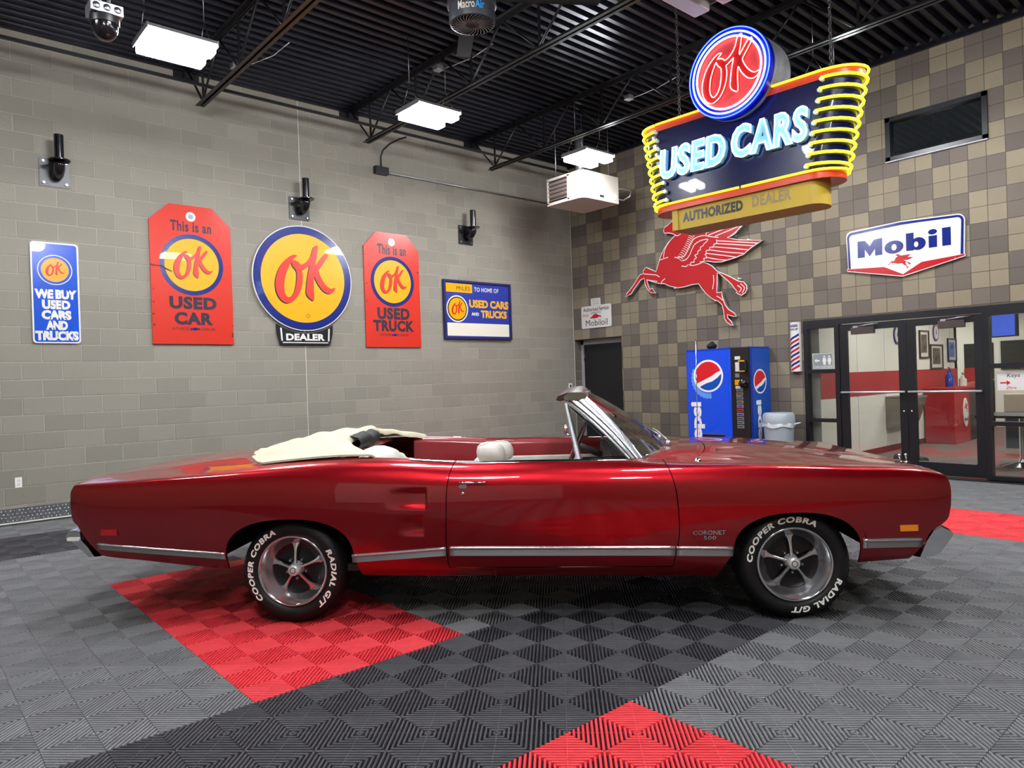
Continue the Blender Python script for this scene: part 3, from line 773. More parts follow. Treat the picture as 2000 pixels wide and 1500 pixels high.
# header rail with padded brown top
hp = lambda Y: (1 - (Y / .765) ** 2)
rows = []
for j in range(25):
    Y = -.64 + 1.28 * j / 24; h = hp(Y * 1.2); dx, dz = .05 * h, .02 * h
    rows.append([(1.815 + dx, Y, 1.318 + dz), (1.812 + dx, Y, 1.334 + dz), (1.775 + dx, Y, 1.346 + dz), (1.70 + dx, Y, 1.343 + dz), (1.672 + dx, Y, 1.318 + dz), (1.68 + dx, Y, 1.302 + dz), (1.76 + dx, Y, 1.300 + dz)])
mb = MB().grid(rows, closed=True); mb.add(rows[0], [tuple(range(7))]); mb.add(rows[-1], [tuple(range(7))[::-1]]); mb.build('header_rail', 'chrome', car, auto=40)
rows = []
for j in range(25):
    Y = -.62 + 1.24 * j / 24; h = hp(Y * 1.2); dx, dz = .05 * h, .02 * h; e = 1 - .5 * abs(Y / .62) ** 8
    rows.append([(1.80 + dx, Y, 1.336 + dz), (1.76 + dx, Y, 1.336 + .022 * e + dz), (1.69 + dx, Y, 1.336 + .018 * e + dz), (1.635 + dx, Y, 1.318 + .014 * e + dz), (1.622 + dx, Y, 1.300 + dz), (1.65 + dx, Y, 1.292 + dz), (1.70 + dx, Y, 1.306 + dz)])
mb = MB().grid(rows, closed=True); mb.add(rows[0], [tuple(range(7))]); mb.add(rows[-1], [tuple(range(7))[::-1]]); mb.build('padded_header', 'visor_brown', car, auto=50)
for s_ in (-1, 1):
    # pillar: chrome cover with dark seal grooves
    top = [Vector((1.676, s_ * .625, 1.290)), Vector((1.815, s_ * .612, 1.322))]; bot = [Vector((2.040, s_ * .79, .950)), Vector((2.135, s_ * .768, .948))]
    strips = ((.0, .20, 'pillar_metal', .012), (.20, .25, 'gap_black', .004), (.25, .50, 'pillar_metal', .012), (.50, .54, 'gap_black', .004), (.54, 1.0, 'pillar_metal', .016))
    first = None
    for (a, b, mt, o_) in strips:
        rows = []
        for i in range(15):
            q = i / 14; A = bot[0].lerp(top[0], q); B = bot[1].lerp(top[1], q); bow = .012 * math.sin(PI * q)
            p0 = A.lerp(B, a); p1 = A.lerp(B, b); n_ = Vector((0, s_, 0)); up = Vector((.02, 0, .03)) * (math.sin(PI * q) * .4)
            rows.append([p0 + up - n_ * .03, p0 + up + n_ * (o_ * .5), p0.lerp(p1, .5) + up + n_ * o_, p1 + up + n_ * (o_ * .5), p1 + up - n_ * .03])
        mb = MB().grid([[tuple(p) for p in r_] for r_ in rows]); mb.add([tuple(p) for p in rows[0]], [(0, 1, 2, 3, 4)]); mb.add([tuple(p) for p in rows[-1]], [(4, 3, 2, 1, 0)])
        o = mb.build('windscreen_pillar' if first is None else 'pillar_strip', mt, car if first is None else first, auto=50)
        if first is None: first = o
    # vent window: chrome bar, thin frame and pane
    vt, vb, vf = Vector((1.684, s_ * .632, 1.282)), Vector((1.752, s_ * .795, .950)), Vector((2.03, s_ * .793, .950))
    vp = MB().add([tuple(vt.lerp(vb, .06)), tuple(vb), tuple(vf)], [(0, 1, 2)]).build('vent_pane', 'pane', car, fix=False)
    rows = []
    for i in range(9):
        c = vt.lerp(vb, i / 8); wd = .011 + .006 * i / 8
        rows.append([(c.x - wd, c.y, c.z), (c.x - wd * .5, c.y + s_ * .012, c.z), (c.x + wd * .5, c.y + s_ * .012, c.z), (c.x + wd, c.y, c.z), (c.x, c.y - s_ * .012, c.z)])
    mb = MB().grid(rows, closed=True); mb.add(rows[0], [tuple(range(5))]); mb.add(rows[-1], [tuple(range(5))[::-1]]); mb.build('vent_bar', 'pillar_metal', vp, auto=35)
    MB().tube([vt + Vector((.03, s_ * -.004, -.02)), vf + Vector((-.015, s_ * -.004, .01)), vb + Vector((.02, s_ * -.004, .006))], .006, 6).build('vent_seal', 'gap_black', vp)
# wipers
for (y0, y1) in ((-.28, -.05), (.22, .5)):
    a = ws(y0, .02) + Vector((.03, 0, .01)); mb = MB().lathe([(0, .025), (.014, .022), (.018, 0)], tuple(a), 'z', 12); mb.tube([a + Vector((0, 0, .02)), ws(y0 + .10, .16) + Vector((.03, 0, .02)), ws(y1, .22) + Vector((.02, 0, .015))], .006, 6)
    w_ = mb.build('wiper_arm', 'satin_alu', car); MB().tube([ws(y1 - .2, .17) + Vector((.012, 0, .01)), ws(y1 + .2, .24) + Vector((.012, 0, .01))], .006, 5).build('wiper_blade', 'black_vinyl', w_)
# driver's mirror on the far door
mb = MB().ball((1.68, .99, 1.005), .055, 18, 10, (.45, .9, .75)); mb.cyl((1.70, .90, .955), (1.69, .97, .985), .010, 8); mb.build('door_mirror', 'chrome', car)

# ---- cabin
MB().box(.30, 2.25, -.80, .80, .30, .34).box(-1.1, -.42, -.7, .7, .47, .50).box(-.42, .3, -.5, .5, .40, .44).build('cabin_floor', 'dash_dark', car)
for sgn in (-1, 1):
    rows = []
    for i in range(41):
        X = .42 + (2.24 - .42) * i / 40; L = levels(X); w8, z8 = min(L[8][1], .85), L[8][0]
        rows.append([(X, sgn * (w8 + .002), z8 - .002), (X, sgn * (w8 - .02), z8 + .003), (X, sgn * (w8 - .045), z8 - .012), (X, sgn * (w8 - .055), z8 - .05), (X, sgn * (w8 - .06), .835), (X, sgn * (w8 - .065), .80), (X, sgn * (w8 - .06), .40)])
    tr = MB().grid(rows).build('door_trim', 'interior_red', car)
    MB().cbox(.98, 2.12, sgn * .785 if sgn < 0 else .745, sgn * .745 if sgn < 0 else .785, .40, .815, .012).build('trim_panel', 'vinyl_white', tr)
MB().cbox(1.95, 2.12, -.74, .74, .62, .93, .03).build('dashboard', 'dash_dark', car)
MB().prism([(1.96, -.72), (2.07, -.72)] + [(2.06 + .235 * (1 - (Y / .765) ** 2), Y) for Y in [-.68 + .136 * i for i in range(11)]] + [(2.07, .72), (1.96, .72)], .92, .945, plane='xy').build('dash_pad', 'black_vinyl', car)
# steering wheel
M_ = Matrix.Translation((1.76, .38, .93)) @ Matrix.Rotation(R(-66), 4, 'Y')
mb = MB(); mb.tube([tuple(M_ @ Vector((.195 * math.cos(2 * PI * i / 40), .195 * math.sin(2 * PI * i / 40), 0))) for i in range(40)], .011, 8, closed=True)
sw = mb.build('steering_wheel', 'wheel_brown', car)
mb = MB()
for a in (0, 120, 240): mb.tube([tuple(M_ @ Vector((.03 * math.cos(R(a)), .03 * math.sin(R(a)), -.02))), tuple(M_ @ Vector((.19 * math.cos(R(a)), .19 * math.sin(R(a)), 0)))], .008, 6)
mb.build('wheel_spokes', 'chrome', sw); MB().cyl(tuple(M_ @ Vector((0, 0, 0))), tuple(M_ @ Vector((0, 0, -.35))), .025, 12).build('steering_column', 'dash_dark', car)
# front seats with head restraints
def cushion(name, x0, x1, y0, y1, z0, z1, c, parent=car, rake=0.0, material='vinyl_white'):
    bm = bmesh.new(); bmesh.ops.create_cube(bm, size=1.0)
    bmesh.ops.subdivide_edges(bm, edges=list(bm.edges), cuts=4, use_grid_fill=True)
    cx, cy, cz = (x0 + x1) / 2, (y0 + y1) / 2, (z0 + z1) / 2
    for v in bm.verts:
        p = v.co * 2; n6 = (abs(p.x) ** c + abs(p.y) ** c + abs(p.z) ** c) ** (1 / c); mx = max(abs(p.x), abs(p.y), abs(p.z)); p = p * (mx / n6)
        v.co = Vector((cx + p.x * (x1 - x0) / 2 + rake * p.z, cy + p.y * (y1 - y0) / 2, cz + p.z * (z1 - z0) / 2))
    bmesh.ops.subdivide_edges(bm, edges=list(bm.edges), cuts=1, use_grid_fill=True, smooth=0.6)
    return MB().bm(bm, True).build(name, material, parent, auto=70)
for s_, zt in ((-1, 1.032), (1, .978)):
    sb = cushion('seat_back', 1.03, 1.20, s_ * .37 - .33, s_ * .37 + .33, .50, .875, 5, rake=-.05)
    hr = cushion('head_restraint', 1.085, 1.275, s_ * .36 - .13, s_ * .36 + .13, zt - .155, zt, 2.4, sb, rake=-.01)
    MB().tube([(1.115 + .02 * k, s_ * .36 - .131 + .262 * k / 8 * 1.0, zt - .02 + .02 * math.sin(PI * k / 8)) for k in range(9)], .0025, 5).build('seat_piping', 'vinyl_white', sb)
    for dy in (-.06, .06): MB().cyl((1.17, s_ * .36 + dy, zt - .2), (1.18, s_ * .36 + dy, zt - .12), .006, 8).build('restraint_post', 'chrome', sb)
    cushion('seat_base', 1.10, 1.62, s_ * .37 - .33, s_ * .37 + .33, .40, .60, 5)
MB().cbox(1.15, 1.58, -.07, .07, .50, .72, .02).build('console', 'vinyl_white', car)
cushion('rear_seat_back', .30, .50, -.66, .66, .45, .90, 4, rake=-.08)
cushion('rear_seat_bolster', .33, .63, -.66, -.24, .62, 1.032, 2.6, rake=-.04); cushion('rear_seat_bolster', .33, .60, .24, .66, .56, .85, 2.6, rake=-.04)
cushion('rear_seat_base', .42, .95, -.66, .66, .38, .56, 5)
MB().grid([[(.16 + .1 * k / 4, Y, .975 + .025 * math.sin(PI * k / 4)) for k in range(5)] for Y in (-.72, 0, .72)]).build('well_ledge', 'interior_red', car)
# ---- cover over the folded top
def boot_pt(u, s_):
    Y = u * .815; a = abs(u)
    xr = -.50 + .31 * a ** 2.2; xf = .25 + .29 * max(0, (a - .55) / .45) ** 1.5
    X = xr + (xf - xr) * s_
    zr = top_z(max(min(X, .0), -1.3), Y, deck_c) if X < 0 else top_z(0, Y, deck_c)
    zb_ = zr + (xl(max(X, 0), 0) - xl(0, 0)) * a
    hgt = (.090 * (1 - a ** 3) + .016) * math.sin(PI * min(1, s_ * .60)) ** 1.15 + .006
    wr_ = .009 * math.sin(9 * u + 5 * s_) * math.sin(14 * s_ + 3 * u) + .006 * math.sin(23 * u - 8 * s_) * s_ + .004 * math.sin(31 * u + 17 * s_)
    roll = -.035 * max(0, (s_ - .93) / .07) ** 2
    return (X, Y, zb_ + hgt + wr_ * (1 - a ** 6) + roll)
rows = [[boot_pt(-1 + 2 * j / 60, i / 36) for j in range(61)] for i in range(37)]
edge = rows[0] + [r_[-1] for r_ in rows[1:]] + rows[-1][::-1][1:] + [r_[0] for r_ in rows[::-1]][1:-1]
n = len(edge); mb = MB().grid(rows); mb.add(edge + [(p[0], p[1], p[2] - .012) for p in edge], [(i, (i + 1) % n, n + (i + 1) % n, n + i) for i in range(n)])
tc = mb.build('top_cover', 'canvas_cream', car, auto=60); tc['label'] = 'cream canvas cover over the folded top'
rows = []
for j in range(13):
    u = -.46 + .66 * j / 12; p = boot_pt(u, .97); k = math.sin(PI * j / 12) ** .5
    rows.append([(p[0] - .02, p[1], p[2] + .002), (p[0] + .02, p[1], p[2] + .012 * k), (p[0] + .06, p[1], p[2] - .012), (p[0] + .075, p[1], p[2] - .05), (p[0] + .05, p[1], p[2] - .09)])
MB().grid(rows).build('cover_lining', 'black_vinyl', tc)

# ---- wheels
def wheel(X, sgn, a_text):
    """tyre with raised white letters; deep bright rim with five spokes over a black disc"""
    Yf = sgn * .872; rz = .3215; c = (X, 0, rz); o_ = lambda d: Yf - sgn * d          # d: distance in from the outer face
    tp = [(.212, o_(.02)), (.222, o_(.006)), (.245, o_(-.004)), (.275, o_(-.004)), (.300, o_(.012)), (.313, o_(.032)), (.3195, o_(.045)), (.3215, o_(.07)), (.3225, o_(.12)), (.3215, o_(.17)), (.3195, o_(.195)), (.30, o_(.225)), (.26, o_(.24)), (.212, o_(.22))]
    ty = MB().lathe(tp, c, 'y', 72).build('tyre', 'tyre_rubber', car)
    mb = MB()
    for k in range(64):
        a = 2 * PI * k / 64
        for d0, d1, tw in ((.030, .060, .02), (.085, .115, -.02), (.130, .160, .02)):
            p = []
            for dd, aa in ((d0, a), (d1, a + tw), (d1, a + tw + .045), (d0, a + .045)):
                r_ = .3255 if dd > .04 else .3165; p.append((X + r_ * math.cos(aa), o_(dd), rz + r_ * math.sin(aa)))
            mb.add(p, [(0, 1, 2, 3)])
    tag(mb.build('tread_blocks', 'tyre_rubber', ty, fix=False), kind='stuff')
    if a_text:
        for s_, a0, a1 in a_text:
            v, f, (xa, xb, ya, yb) = text_mesh(s_, .045, .15, 1.15)
            q = []
            for (px, py) in v:
                a = R(a0 + (a1 - a0) * (px - xa) / (xb - xa)); r_ = .243 + .034 * (py - ya) / (yb - ya)
                q.append((X + r_ * math.cos(a), o_(-.0065), rz + r_ * math.sin(a)))
            mb = MB(); mb.add(q, f); tag(mb.build('tyre_lettering', 'white_letter', ty, fix=False), kind='stuff')
    rp = [(.216, o_(.018)), (.2165, o_(.004)), (.212, o_(-.002)), (.205, o_(.0)), (.200, o_(.008)), (.192, o_(.020)), (.178, o_(.050)), (.162, o_(.072)), (.158, o_(.078)), (.155, o_(.082)), (.155, o_(.20))]
    rim = MB().lathe(rp, c, 'y', 72).build('wheel_rim', 'rim_metal', car)
    MB().lathe([(0, o_(.085)), (.06, o_(.088)), (.10, o_(.10)), (.14, o_(.096)), (.157, o_(.086))], c, 'y', 60).build('wheel_disc', 'rim_black', rim)
    for k in range(5):
        a = R(92 + 72 * k) if sgn < 0 else R(88 + 72 * k); d = Vector((math.cos(a), 0, math.sin(a))); e = Vector((-math.sin(a), 0, math.cos(a))); C = Vector(c)
        rows = []
        for (r_, hw, dp) in ((.035, .011, .050), (.06, .0095, .056), (.09, .0095, .064), (.12, .012, .072), (.142, .020, .078), (.156, .034, .080)):
            p = C + d * r_; rows.append([tuple(p + e * -hw + Vector((0, o_(dp + .012), 0))), tuple(p + e * (-hw * .7) + Vector((0, o_(dp), 0))), tuple(p + Vector((0, o_(dp - .003), 0))), tuple(p + e * (hw * .7) + Vector((0, o_(dp), 0))), tuple(p + e * hw + Vector((0, o_(dp + .012), 0)))])
        MB().grid(rows).build('wheel_spoke', 'rim_metal', rim, auto=50)
        a2 = a + R(36); MB().lathe([(0, o_(.058)), (.006, o_(.060)), (.009, o_(.068)), (.011, o_(.095))], (X + .062 * math.cos(a2), 0, rz + .062 * math.sin(a2)), 'y', 10).build('lug_nut', 'steel', rim)
    MB().lathe([(0, o_(.006)), (.020, o_(.007)), (.030, o_(.010)), (.034, o_(.016)), (.036, o_(.03)), (.038, o_(.06)), (.044, o_(.085))], c, 'y', 28).build('hub_cap', 'cap_metal', rim)
    MB().lathe([(.0145, o_(.0055)), (.0185, o_(.0058)), (.0185, o_(.008))], c, 'y', 24).build('cap_ring', 'rim_black', rim)
wheel(0.0, -1, (('COOPER COBRA', 222, 112), ('RADIAL G/T', 30, -53)))
wheel(2.972, -1, (('COOPER COBRA', 176, 61), ('RADIAL G/T', -19, -97)))
wheel(0.0, 1, None); wheel(2.972, 1, None)
MB().box(-.3, 3.2, -.55, .55, .24, .32).box(-1.0, -.3, -.6, .6, .47, .52).build('underbody', 'gap_black', car)
MB().cyl((0, -.7, .32), (0, .7, .32), .04, 12).build('rear_axle', 'gap_black', car)
# ================================================================ signs
OK_OUT=[(-0.188,0.439),(-0.268,0.405),(-0.359,0.334),(-0.451,0.23),(-0.516,0.109),(-0.559,-0.021),(-0.574,-0.128),(-0.566,-0.243),(-0.532,-0.346),(-0.475,-0.428),(-0.411,-0.472),(-0.345,-0.488),(-0.266,-0.461),(-0.196,-0.414),(-0.125,-0.324),(-0.076,-0.225),(-0.043,-0.114),(-0.028,-0.005),(-0.03,0.082),(-0.039,0.157),(-0.004,0.17),(0.066,0.218),(0.12,0.255),(0.092,0.145),(0.064,0.001),(0.041,-0.163),(0.032,-0.262),(0.058,-0.336),(0.125,-0.392),(0.189,-0.411),(0.191,-0.209),(0.196,-0.045),(0.212,0.055),(0.245,-0.02),(0.3,-0.114),(0.391,-0.218),(0.486,-0.263),(0.558,-0.254),(0.62,-0.205),(0.653,-0.142),(0.574,-0.163),(0.513,-0.151),(0.432,-0.084),(0.353,0.033),(0.304,0.15),(0.324,0.207),(0.411,0.324),(0.512,0.476),(0.454,0.516),(0.342,0.395),(0.243,0.266),(0.251,0.343),(0.266,0.411),(0.295,0.567),(0.299,0.655),(0.226,0.637),(0.196,0.579),(0.157,0.455),(0.095,0.362),(0.024,0.296),(-0.047,0.263),(-0.07,0.267),(-0.103,0.303),(-0.158,0.33),(-0.225,0.339),(-0.191,0.37),(-0.145,0.407),(-0.126,0.424)]
OK_HOLE=[(-0.267,0.267),(-0.321,0.155),(-0.37,0.036),(-0.396,-0.084),(-0.407,-0.201),(-0.393,-0.296),(-0.362,-0.358),(-0.318,-0.378),(-0.261,-0.342),(-0.213,-0.275),(-0.176,-0.176),(-0.155,-0.057),(-0.146,0.041),(-0.149,0.126),(-0.187,0.178),(-0.229,0.228),(-0.245,0.286)]
PEG=[(2.396,4.034),(2.48,4.087),(2.562,4.092),(2.608,4.042),(2.716,3.955),(2.824,3.876),(2.931,3.843),(3.039,3.857),(3.189,3.849),(3.41,3.854),(3.625,3.858),(3.888,3.852),(3.816,3.754),(3.717,3.684),(3.56,3.614),(3.754,3.555),(4.156,3.472),(4.076,3.437),(3.954,3.383),(3.828,3.303),(3.675,3.27),(3.533,3.253),(3.417,3.238),(3.287,3.257),(3.169,3.29),(3.064,3.296),(3.168,3.265),(3.255,3.21),(3.312,3.15),(3.347,3.113),(3.454,3.06),(3.594,2.985),(3.704,2.914),(3.773,2.886),(3.814,2.881),(3.866,2.812),(3.871,2.75),(3.835,2.692),(3.765,2.662),(3.697,2.695),(3.663,2.724),(3.691,2.733),(3.644,2.783),(3.59,2.859),(3.535,2.916),(3.452,2.99),(3.382,3.057),(3.346,3.075),(3.344,3.004),(3.339,2.876),(3.325,2.762),(3.415,2.765),(3.427,2.687),(3.453,2.607),(3.479,2.54),(3.534,2.471),(3.631,2.405),(3.671,2.345),(3.628,2.336),(3.544,2.362),(3.509,2.385),(3.515,2.333),(3.57,2.278),(3.609,2.198),(3.567,2.202),(3.484,2.259),(3.443,2.327),(3.433,2.443),(3.407,2.548),(3.351,2.605),(3.221,2.67),(3.12,2.759),(3.033,2.861),(2.982,2.939),(2.851,2.942),(2.694,2.921),(2.566,2.923),(2.405,2.969),(2.275,3.033),(2.225,3.032),(2.108,3.065),(2.006,3.105),(1.918,3.14),(1.944,3.046),(1.976,2.979),(2.036,2.993),(2.096,2.886),(1.99,2.907),(1.915,2.979),(1.867,3.083),(1.853,3.181),(1.782,3.158),(1.708,3.089),(1.614,3.0),(1.558,2.935),(1.409,2.894),(1.449,2.962),(1.543,3.037),(1.638,3.126),(1.713,3.216),(1.768,3.265),(1.839,3.273),(1.841,3.326),(1.905,3.381),(1.998,3.333),(2.119,3.271),(2.153,3.353),(2.19,3.444),(2.227,3.521),(2.298,3.634),(2.401,3.74),(2.552,3.83),(2.488,3.862),(2.407,3.889),(2.325,3.897),(2.302,3.942),(2.321,4.007)]
PEG_LINES=[[(2.552,3.83),(2.435,3.748),(2.331,3.629),(2.292,3.484)],[(2.216,3.454),(2.308,3.468),(2.391,3.476)],[(3.388,3.65),(3.257,3.682),(3.125,3.724),(3.003,3.725),(2.91,3.695),(2.846,3.626),(2.795,3.542),(2.746,3.469),(2.681,3.439),(2.521,3.452)],[(3.182,3.656),(3.062,3.656),(2.938,3.611),(2.873,3.529),(2.823,3.444),(2.758,3.387),(2.679,3.372)],[(3.35,3.601),(3.614,3.544),(4.076,3.443)],[(3.327,3.56),(3.612,3.5),(4.022,3.409)],[(3.266,3.519),(3.61,3.438),(3.912,3.364)],[(3.206,3.477),(3.537,3.386),(3.829,3.322)],[(3.159,3.425),(3.464,3.346),(3.717,3.276)],[(3.142,3.363),(3.39,3.287),(3.533,3.259)],[(3.351,3.621),(3.349,3.557),(3.297,3.552),(3.295,3.507),(3.222,3.513),(3.213,3.469),(3.153,3.472),(3.151,3.42),(3.129,3.417),(3.156,3.354),(3.096,3.35),(3.11,3.309),(3.019,3.303)],[(3.197,3.653),(3.158,3.614),(3.12,3.594),(3.089,3.56),(3.042,3.542),(3.041,3.503),(2.995,3.49),(2.986,3.446),(2.931,3.428),(2.96,3.384),(2.913,3.358),(2.912,3.318),(2.85,3.321),(2.833,3.283),(2.786,3.29),(2.754,3.268),(2.66,3.288)],[(2.786,3.29),(2.894,3.264),(3.018,3.277),(3.079,3.294)],[(3.546,3.617),(3.688,3.658),(3.804,3.781)],[(3.331,3.682),(3.549,3.72),(3.762,3.764)],[(3.199,3.718),(3.479,3.765),(3.791,3.821)],[(3.156,3.758),(3.409,3.809),(3.819,3.84)],[(2.93,3.811),(3.038,3.85),(3.233,3.828),(3.171,3.762),(3.155,3.729)],[(3.272,3.053),(3.275,2.949),(3.249,2.823)],[(3.318,2.705),(3.382,2.666),(3.439,2.621)],[(2.311,3.118),(2.243,3.078),(2.225,3.039)],[(1.856,3.261),(2.045,3.222),(2.13,3.203),(2.196,3.16)],[(3.701,2.832),(3.769,2.774),(3.725,2.717)],[(3.758,2.851),(3.824,2.78),(3.78,2.698)],[(1.913,3.148),(2.075,3.106),(2.143,3.091)],[(2.664,3.831),(2.599,3.815),(2.552,3.83)]]
MOBIL=dict(
 out=[(5.394,3.304),(5.404,3.339),(5.423,3.363),(5.455,3.38),(6.117,3.405),(6.802,3.371),(6.838,3.359),(6.862,3.333),(6.879,3.293),(6.864,2.858),(6.871,2.848),(6.867,2.821),(6.128,2.658),(5.398,2.821),(5.399,2.862),(5.414,2.865)],
 blue=[(5.42,2.859),(5.408,3.293),(5.415,3.319),(5.436,3.347),(5.463,3.361),(6.116,3.391),(6.798,3.357),(6.83,3.347),(6.855,3.322),(6.868,3.287),(6.852,2.851),(6.819,2.856),(6.837,3.281),(6.826,3.311),(6.801,3.326),(6.352,3.347),(6.123,3.352),(5.475,3.327),(5.448,3.309),(5.439,3.283),(5.45,2.855)],
 red=[(5.405,2.855),(5.895,2.82),(6.133,2.691),(6.365,2.821),(6.864,2.85),(6.863,2.829),(6.128,2.67),(5.404,2.83)],
 M=[(5.552,3.223),(5.652,3.217),(5.714,3.134),(5.776,3.221),(5.882,3.221),(5.877,2.992),(5.784,2.992),(5.783,3.087),(5.712,2.992),(5.648,3.096),(5.645,2.989),(5.549,2.99)],
 b=[(6.182,3.225),(6.278,3.223),(6.276,2.987),(6.181,2.991)],
 i=[(6.456,3.146),(6.557,3.143),(6.554,2.989),(6.456,2.99)],
 l=[(6.616,3.223),(6.717,3.221),(6.716,2.987),(6.615,2.989)],
 circ=[(6.028,3.07),(6.149,3.05),(6.031,3.158),(6.03,3.067),(6.062,3.062),(6.031,3.11),(6.329,3.068),(6.422,3.061),(6.331,3.152),(6.305,3.063),(6.331,3.059),(6.306,3.099),(6.505,3.193),(6.558,3.192),(6.506,3.228)],
 peg=[(5.941,2.826),(6.266,2.908),(6.056,2.966),(6.21,2.754)],
)
mat('enamel_red', 'c42c1a', 0.3, coat=0.1); mat('enamel_yellow', 'dfa005', 0.3, coat=0.1); mat('enamel_navy', '16256e', 0.2, coat=0.3); mat('enamel_blue', '0f4bbb', 0.2, coat=0.3)
mat('enamel_ok_red', 'd3352b', 0.25); mat('enamel_black', '16161c', 0.3); mat('enamel_white', 'd6d5d0', 0.25, coat=0.2); mat('enamel_cream', 'd9d5c4', 0.4); mat('enamel_orange', 'f29a1c', 0.25)
mat('ink_dark', '2a1f2e', 0.4); mat('peg_red', 'ad1f26', 0.25, coat=0.2); mat('sign_side', '8f9094', 0.4, 0.5)
class Sign:
    """thing on a wall; coordinates are wall coordinates (u to the right, v up), y < 0 stands out from the wall"""
    def __init__(s, name, label, cat, u0, v0, wall='L', xyz=None, rz=None, group=None):
        s.u0, s.v0 = u0, v0
        loc = xyz if xyz else ((u0, 0, v0) if wall == 'L' else (0, -u0, v0))
        s.t = thing(name, label, cat, loc, rz if rz is not None else (0 if wall == 'L' else -PI / 2), group)
    def q(s, pts): return [(a - s.u0, b - s.v0) for a, b in pts]
    def poly(s, name, pts, y0, y1, m, holes=(), parent=None): return MB().prism(s.q(pts), y1, y0, [s.q(h) for h in holes]).build(name, m, parent or s.t)
    def tube(s, name, pts, y, r, m, parent=None, closed=False, n=6): return MB().tube([(a - s.u0, y, b - s.v0) for a, b in pts], r, n, closed=closed).build(name, m, parent or s.t)
    def text(s, tx, u0, u1, v0, v1, y, m, bold=0.03, shear=0, sp=1.0, name='lettering', parent=None, warp=None):
        return text(name, tx, u0 - s.u0, u1 - s.u0, v0 - s.v0, v1 - s.v0, y, m, parent or s.t, bold, shear, sp, warp)
    def ribbon(s, name, pts, w_, y, m, parent=None):
        P = [Vector((a - s.u0, b - s.v0)) for a, b in s_smooth(pts)]; v = []
        for i, p in enumerate(P):
            d = (P[min(i + 1, len(P) - 1)] - P[max(i - 1, 0)]).normalized(); n_ = Vector((-d.y, d.x)) * (w_ / 2)
            v += [(p.x + n_.x, y, p.y + n_.y), (p.x - n_.x, y, p.y - n_.y)]
        return v, [(2 * i, 2 * i + 1, 2 * i + 3, 2 * i + 2) for i in range(len(P) - 1)]
def s_smooth(pts, k=4):
    if len(pts) < 3: return pts
    out = []
    for i in range(len(pts) - 1):
        p0, p1, p2, p3 = pts[max(i - 1, 0)], pts[i], pts[i + 1], pts[min(i + 2, len(pts) - 1)]
        for j in range(k):
            t = j / k; out.append(tuple(0.5 * (2 * p1[c] + (p2[c] - p0[c]) * t + (2 * p0[c] - 5 * p1[c] + 4 * p2[c] - p3[c]) * t * t + (3 * p1[c] - p0[c] - 3 * p2[c] + p3[c]) * t ** 3) for c in (0, 1)))
    return out + [pts[-1]]
def s_closed(pts, k=3):
    n = len(pts); out = []
    for i in range(n):
        p0, p1, p2, p3 = pts[i - 1], pts[i], pts[(i + 1) % n], pts[(i + 2) % n]
        for j in range(k):
            t = j / k; out.append(tuple(0.5 * (2 * p1[c] + (p2[c] - p0[c]) * t + (2 * p0[c] - 5 * p1[c] + 4 * p2[c] - p3[c]) * t * t + (3 * p1[c] - p0[c] - 3 * p2[c] + p3[c]) * t ** 3) for c in (0, 1)))
    return out
def inset(pts, d):
    n = len(pts); area = sum(pts[i][0] * pts[(i + 1) % n][1] - pts[(i + 1) % n][0] * pts[i][1] for i in range(n)); sg = 1 if area > 0 else -1; out = []
    for i in range(n):
        a, b, c = Vector(pts[i - 1]), Vector(pts[i]), Vector(pts[(i + 1) % n]); e0 = (b - a).normalized(); e1 = (c - b).normalized()
        nn = Vector((-e0.y - e1.y, e0.x + e1.x)) * sg
        if nn.length < 1e-6: nn = Vector((-e0.y, e0.x)) * sg
        nn.normalize(); out.append(tuple(b + nn * d))
    return out
def ok_logo(S, cu, cv, r, y, red='enamel_ok_red', shadow='enamel_black', parent=None):
    sc_ = lambda P, dx=0, dz=0: [(cu + r * a + dx, cv + r * b + dz) for a, b in P]
    if shadow: S.poly('logo_shadow', sc_(s_closed(OK_OUT, 2), -.016 * r / .76, -.014 * r / .76), y, y + .001, shadow, [sc_(s_closed(OK_HOLE, 2), -.016 * r / .76, -.014 * r / .76)], parent)
    return S.poly('ok_logo', sc_(s_closed(OK_OUT, 2)), y - .001, y, red, [sc_(s_closed(OK_HOLE, 2))], parent)
def roundel(S, cu, cv, r, ri, y, ring='enamel_navy', face='enamel_yellow', **k):
    S.poly('ring', circ(cu, cv, r, n=72), y - .0012, y, ring); S.poly('disc', circ(cu, cv, ri, n=64), y - .0024, y - .0012, face)
    ok_logo(S, cu, cv, r, y - .0036, **k)
def bowtie(S, cu, cv, w_, y):
    h = w_ * .28
    S.poly('emblem', [(cu - w_ / 2, cv - h / 2), (cu - w_ / 2 + h * .2, cv + h / 2 * .55), (cu - w_ * .16, cv + h / 2 * .55), (cu - w_ * .16, cv + h / 2), (cu + w_ * .2, cv + h / 2), (cu + w_ * .2, cv + h / 2 * .55), (cu + w_ / 2, cv + h / 2 * .55), (cu + w_ / 2 - h * .2, cv - h / 2 * .55), (cu + w_ * .16, cv - h / 2 * .55), (cu + w_ * .16, cv - h / 2), (cu - w_ * .2, cv - h / 2), (cu - w_ * .2, cv - h / 2 * .55)], y - .001, y, 'enamel_navy')
def bolts(S, pts, y, r=.008):
    for a, b in pts: MB().lathe([(0, y - .004), (r * .8, y - .003), (r, y)], (a - S.u0, 0, b - S.v0), 'y', 8).build('screw', 'steel', S.t)

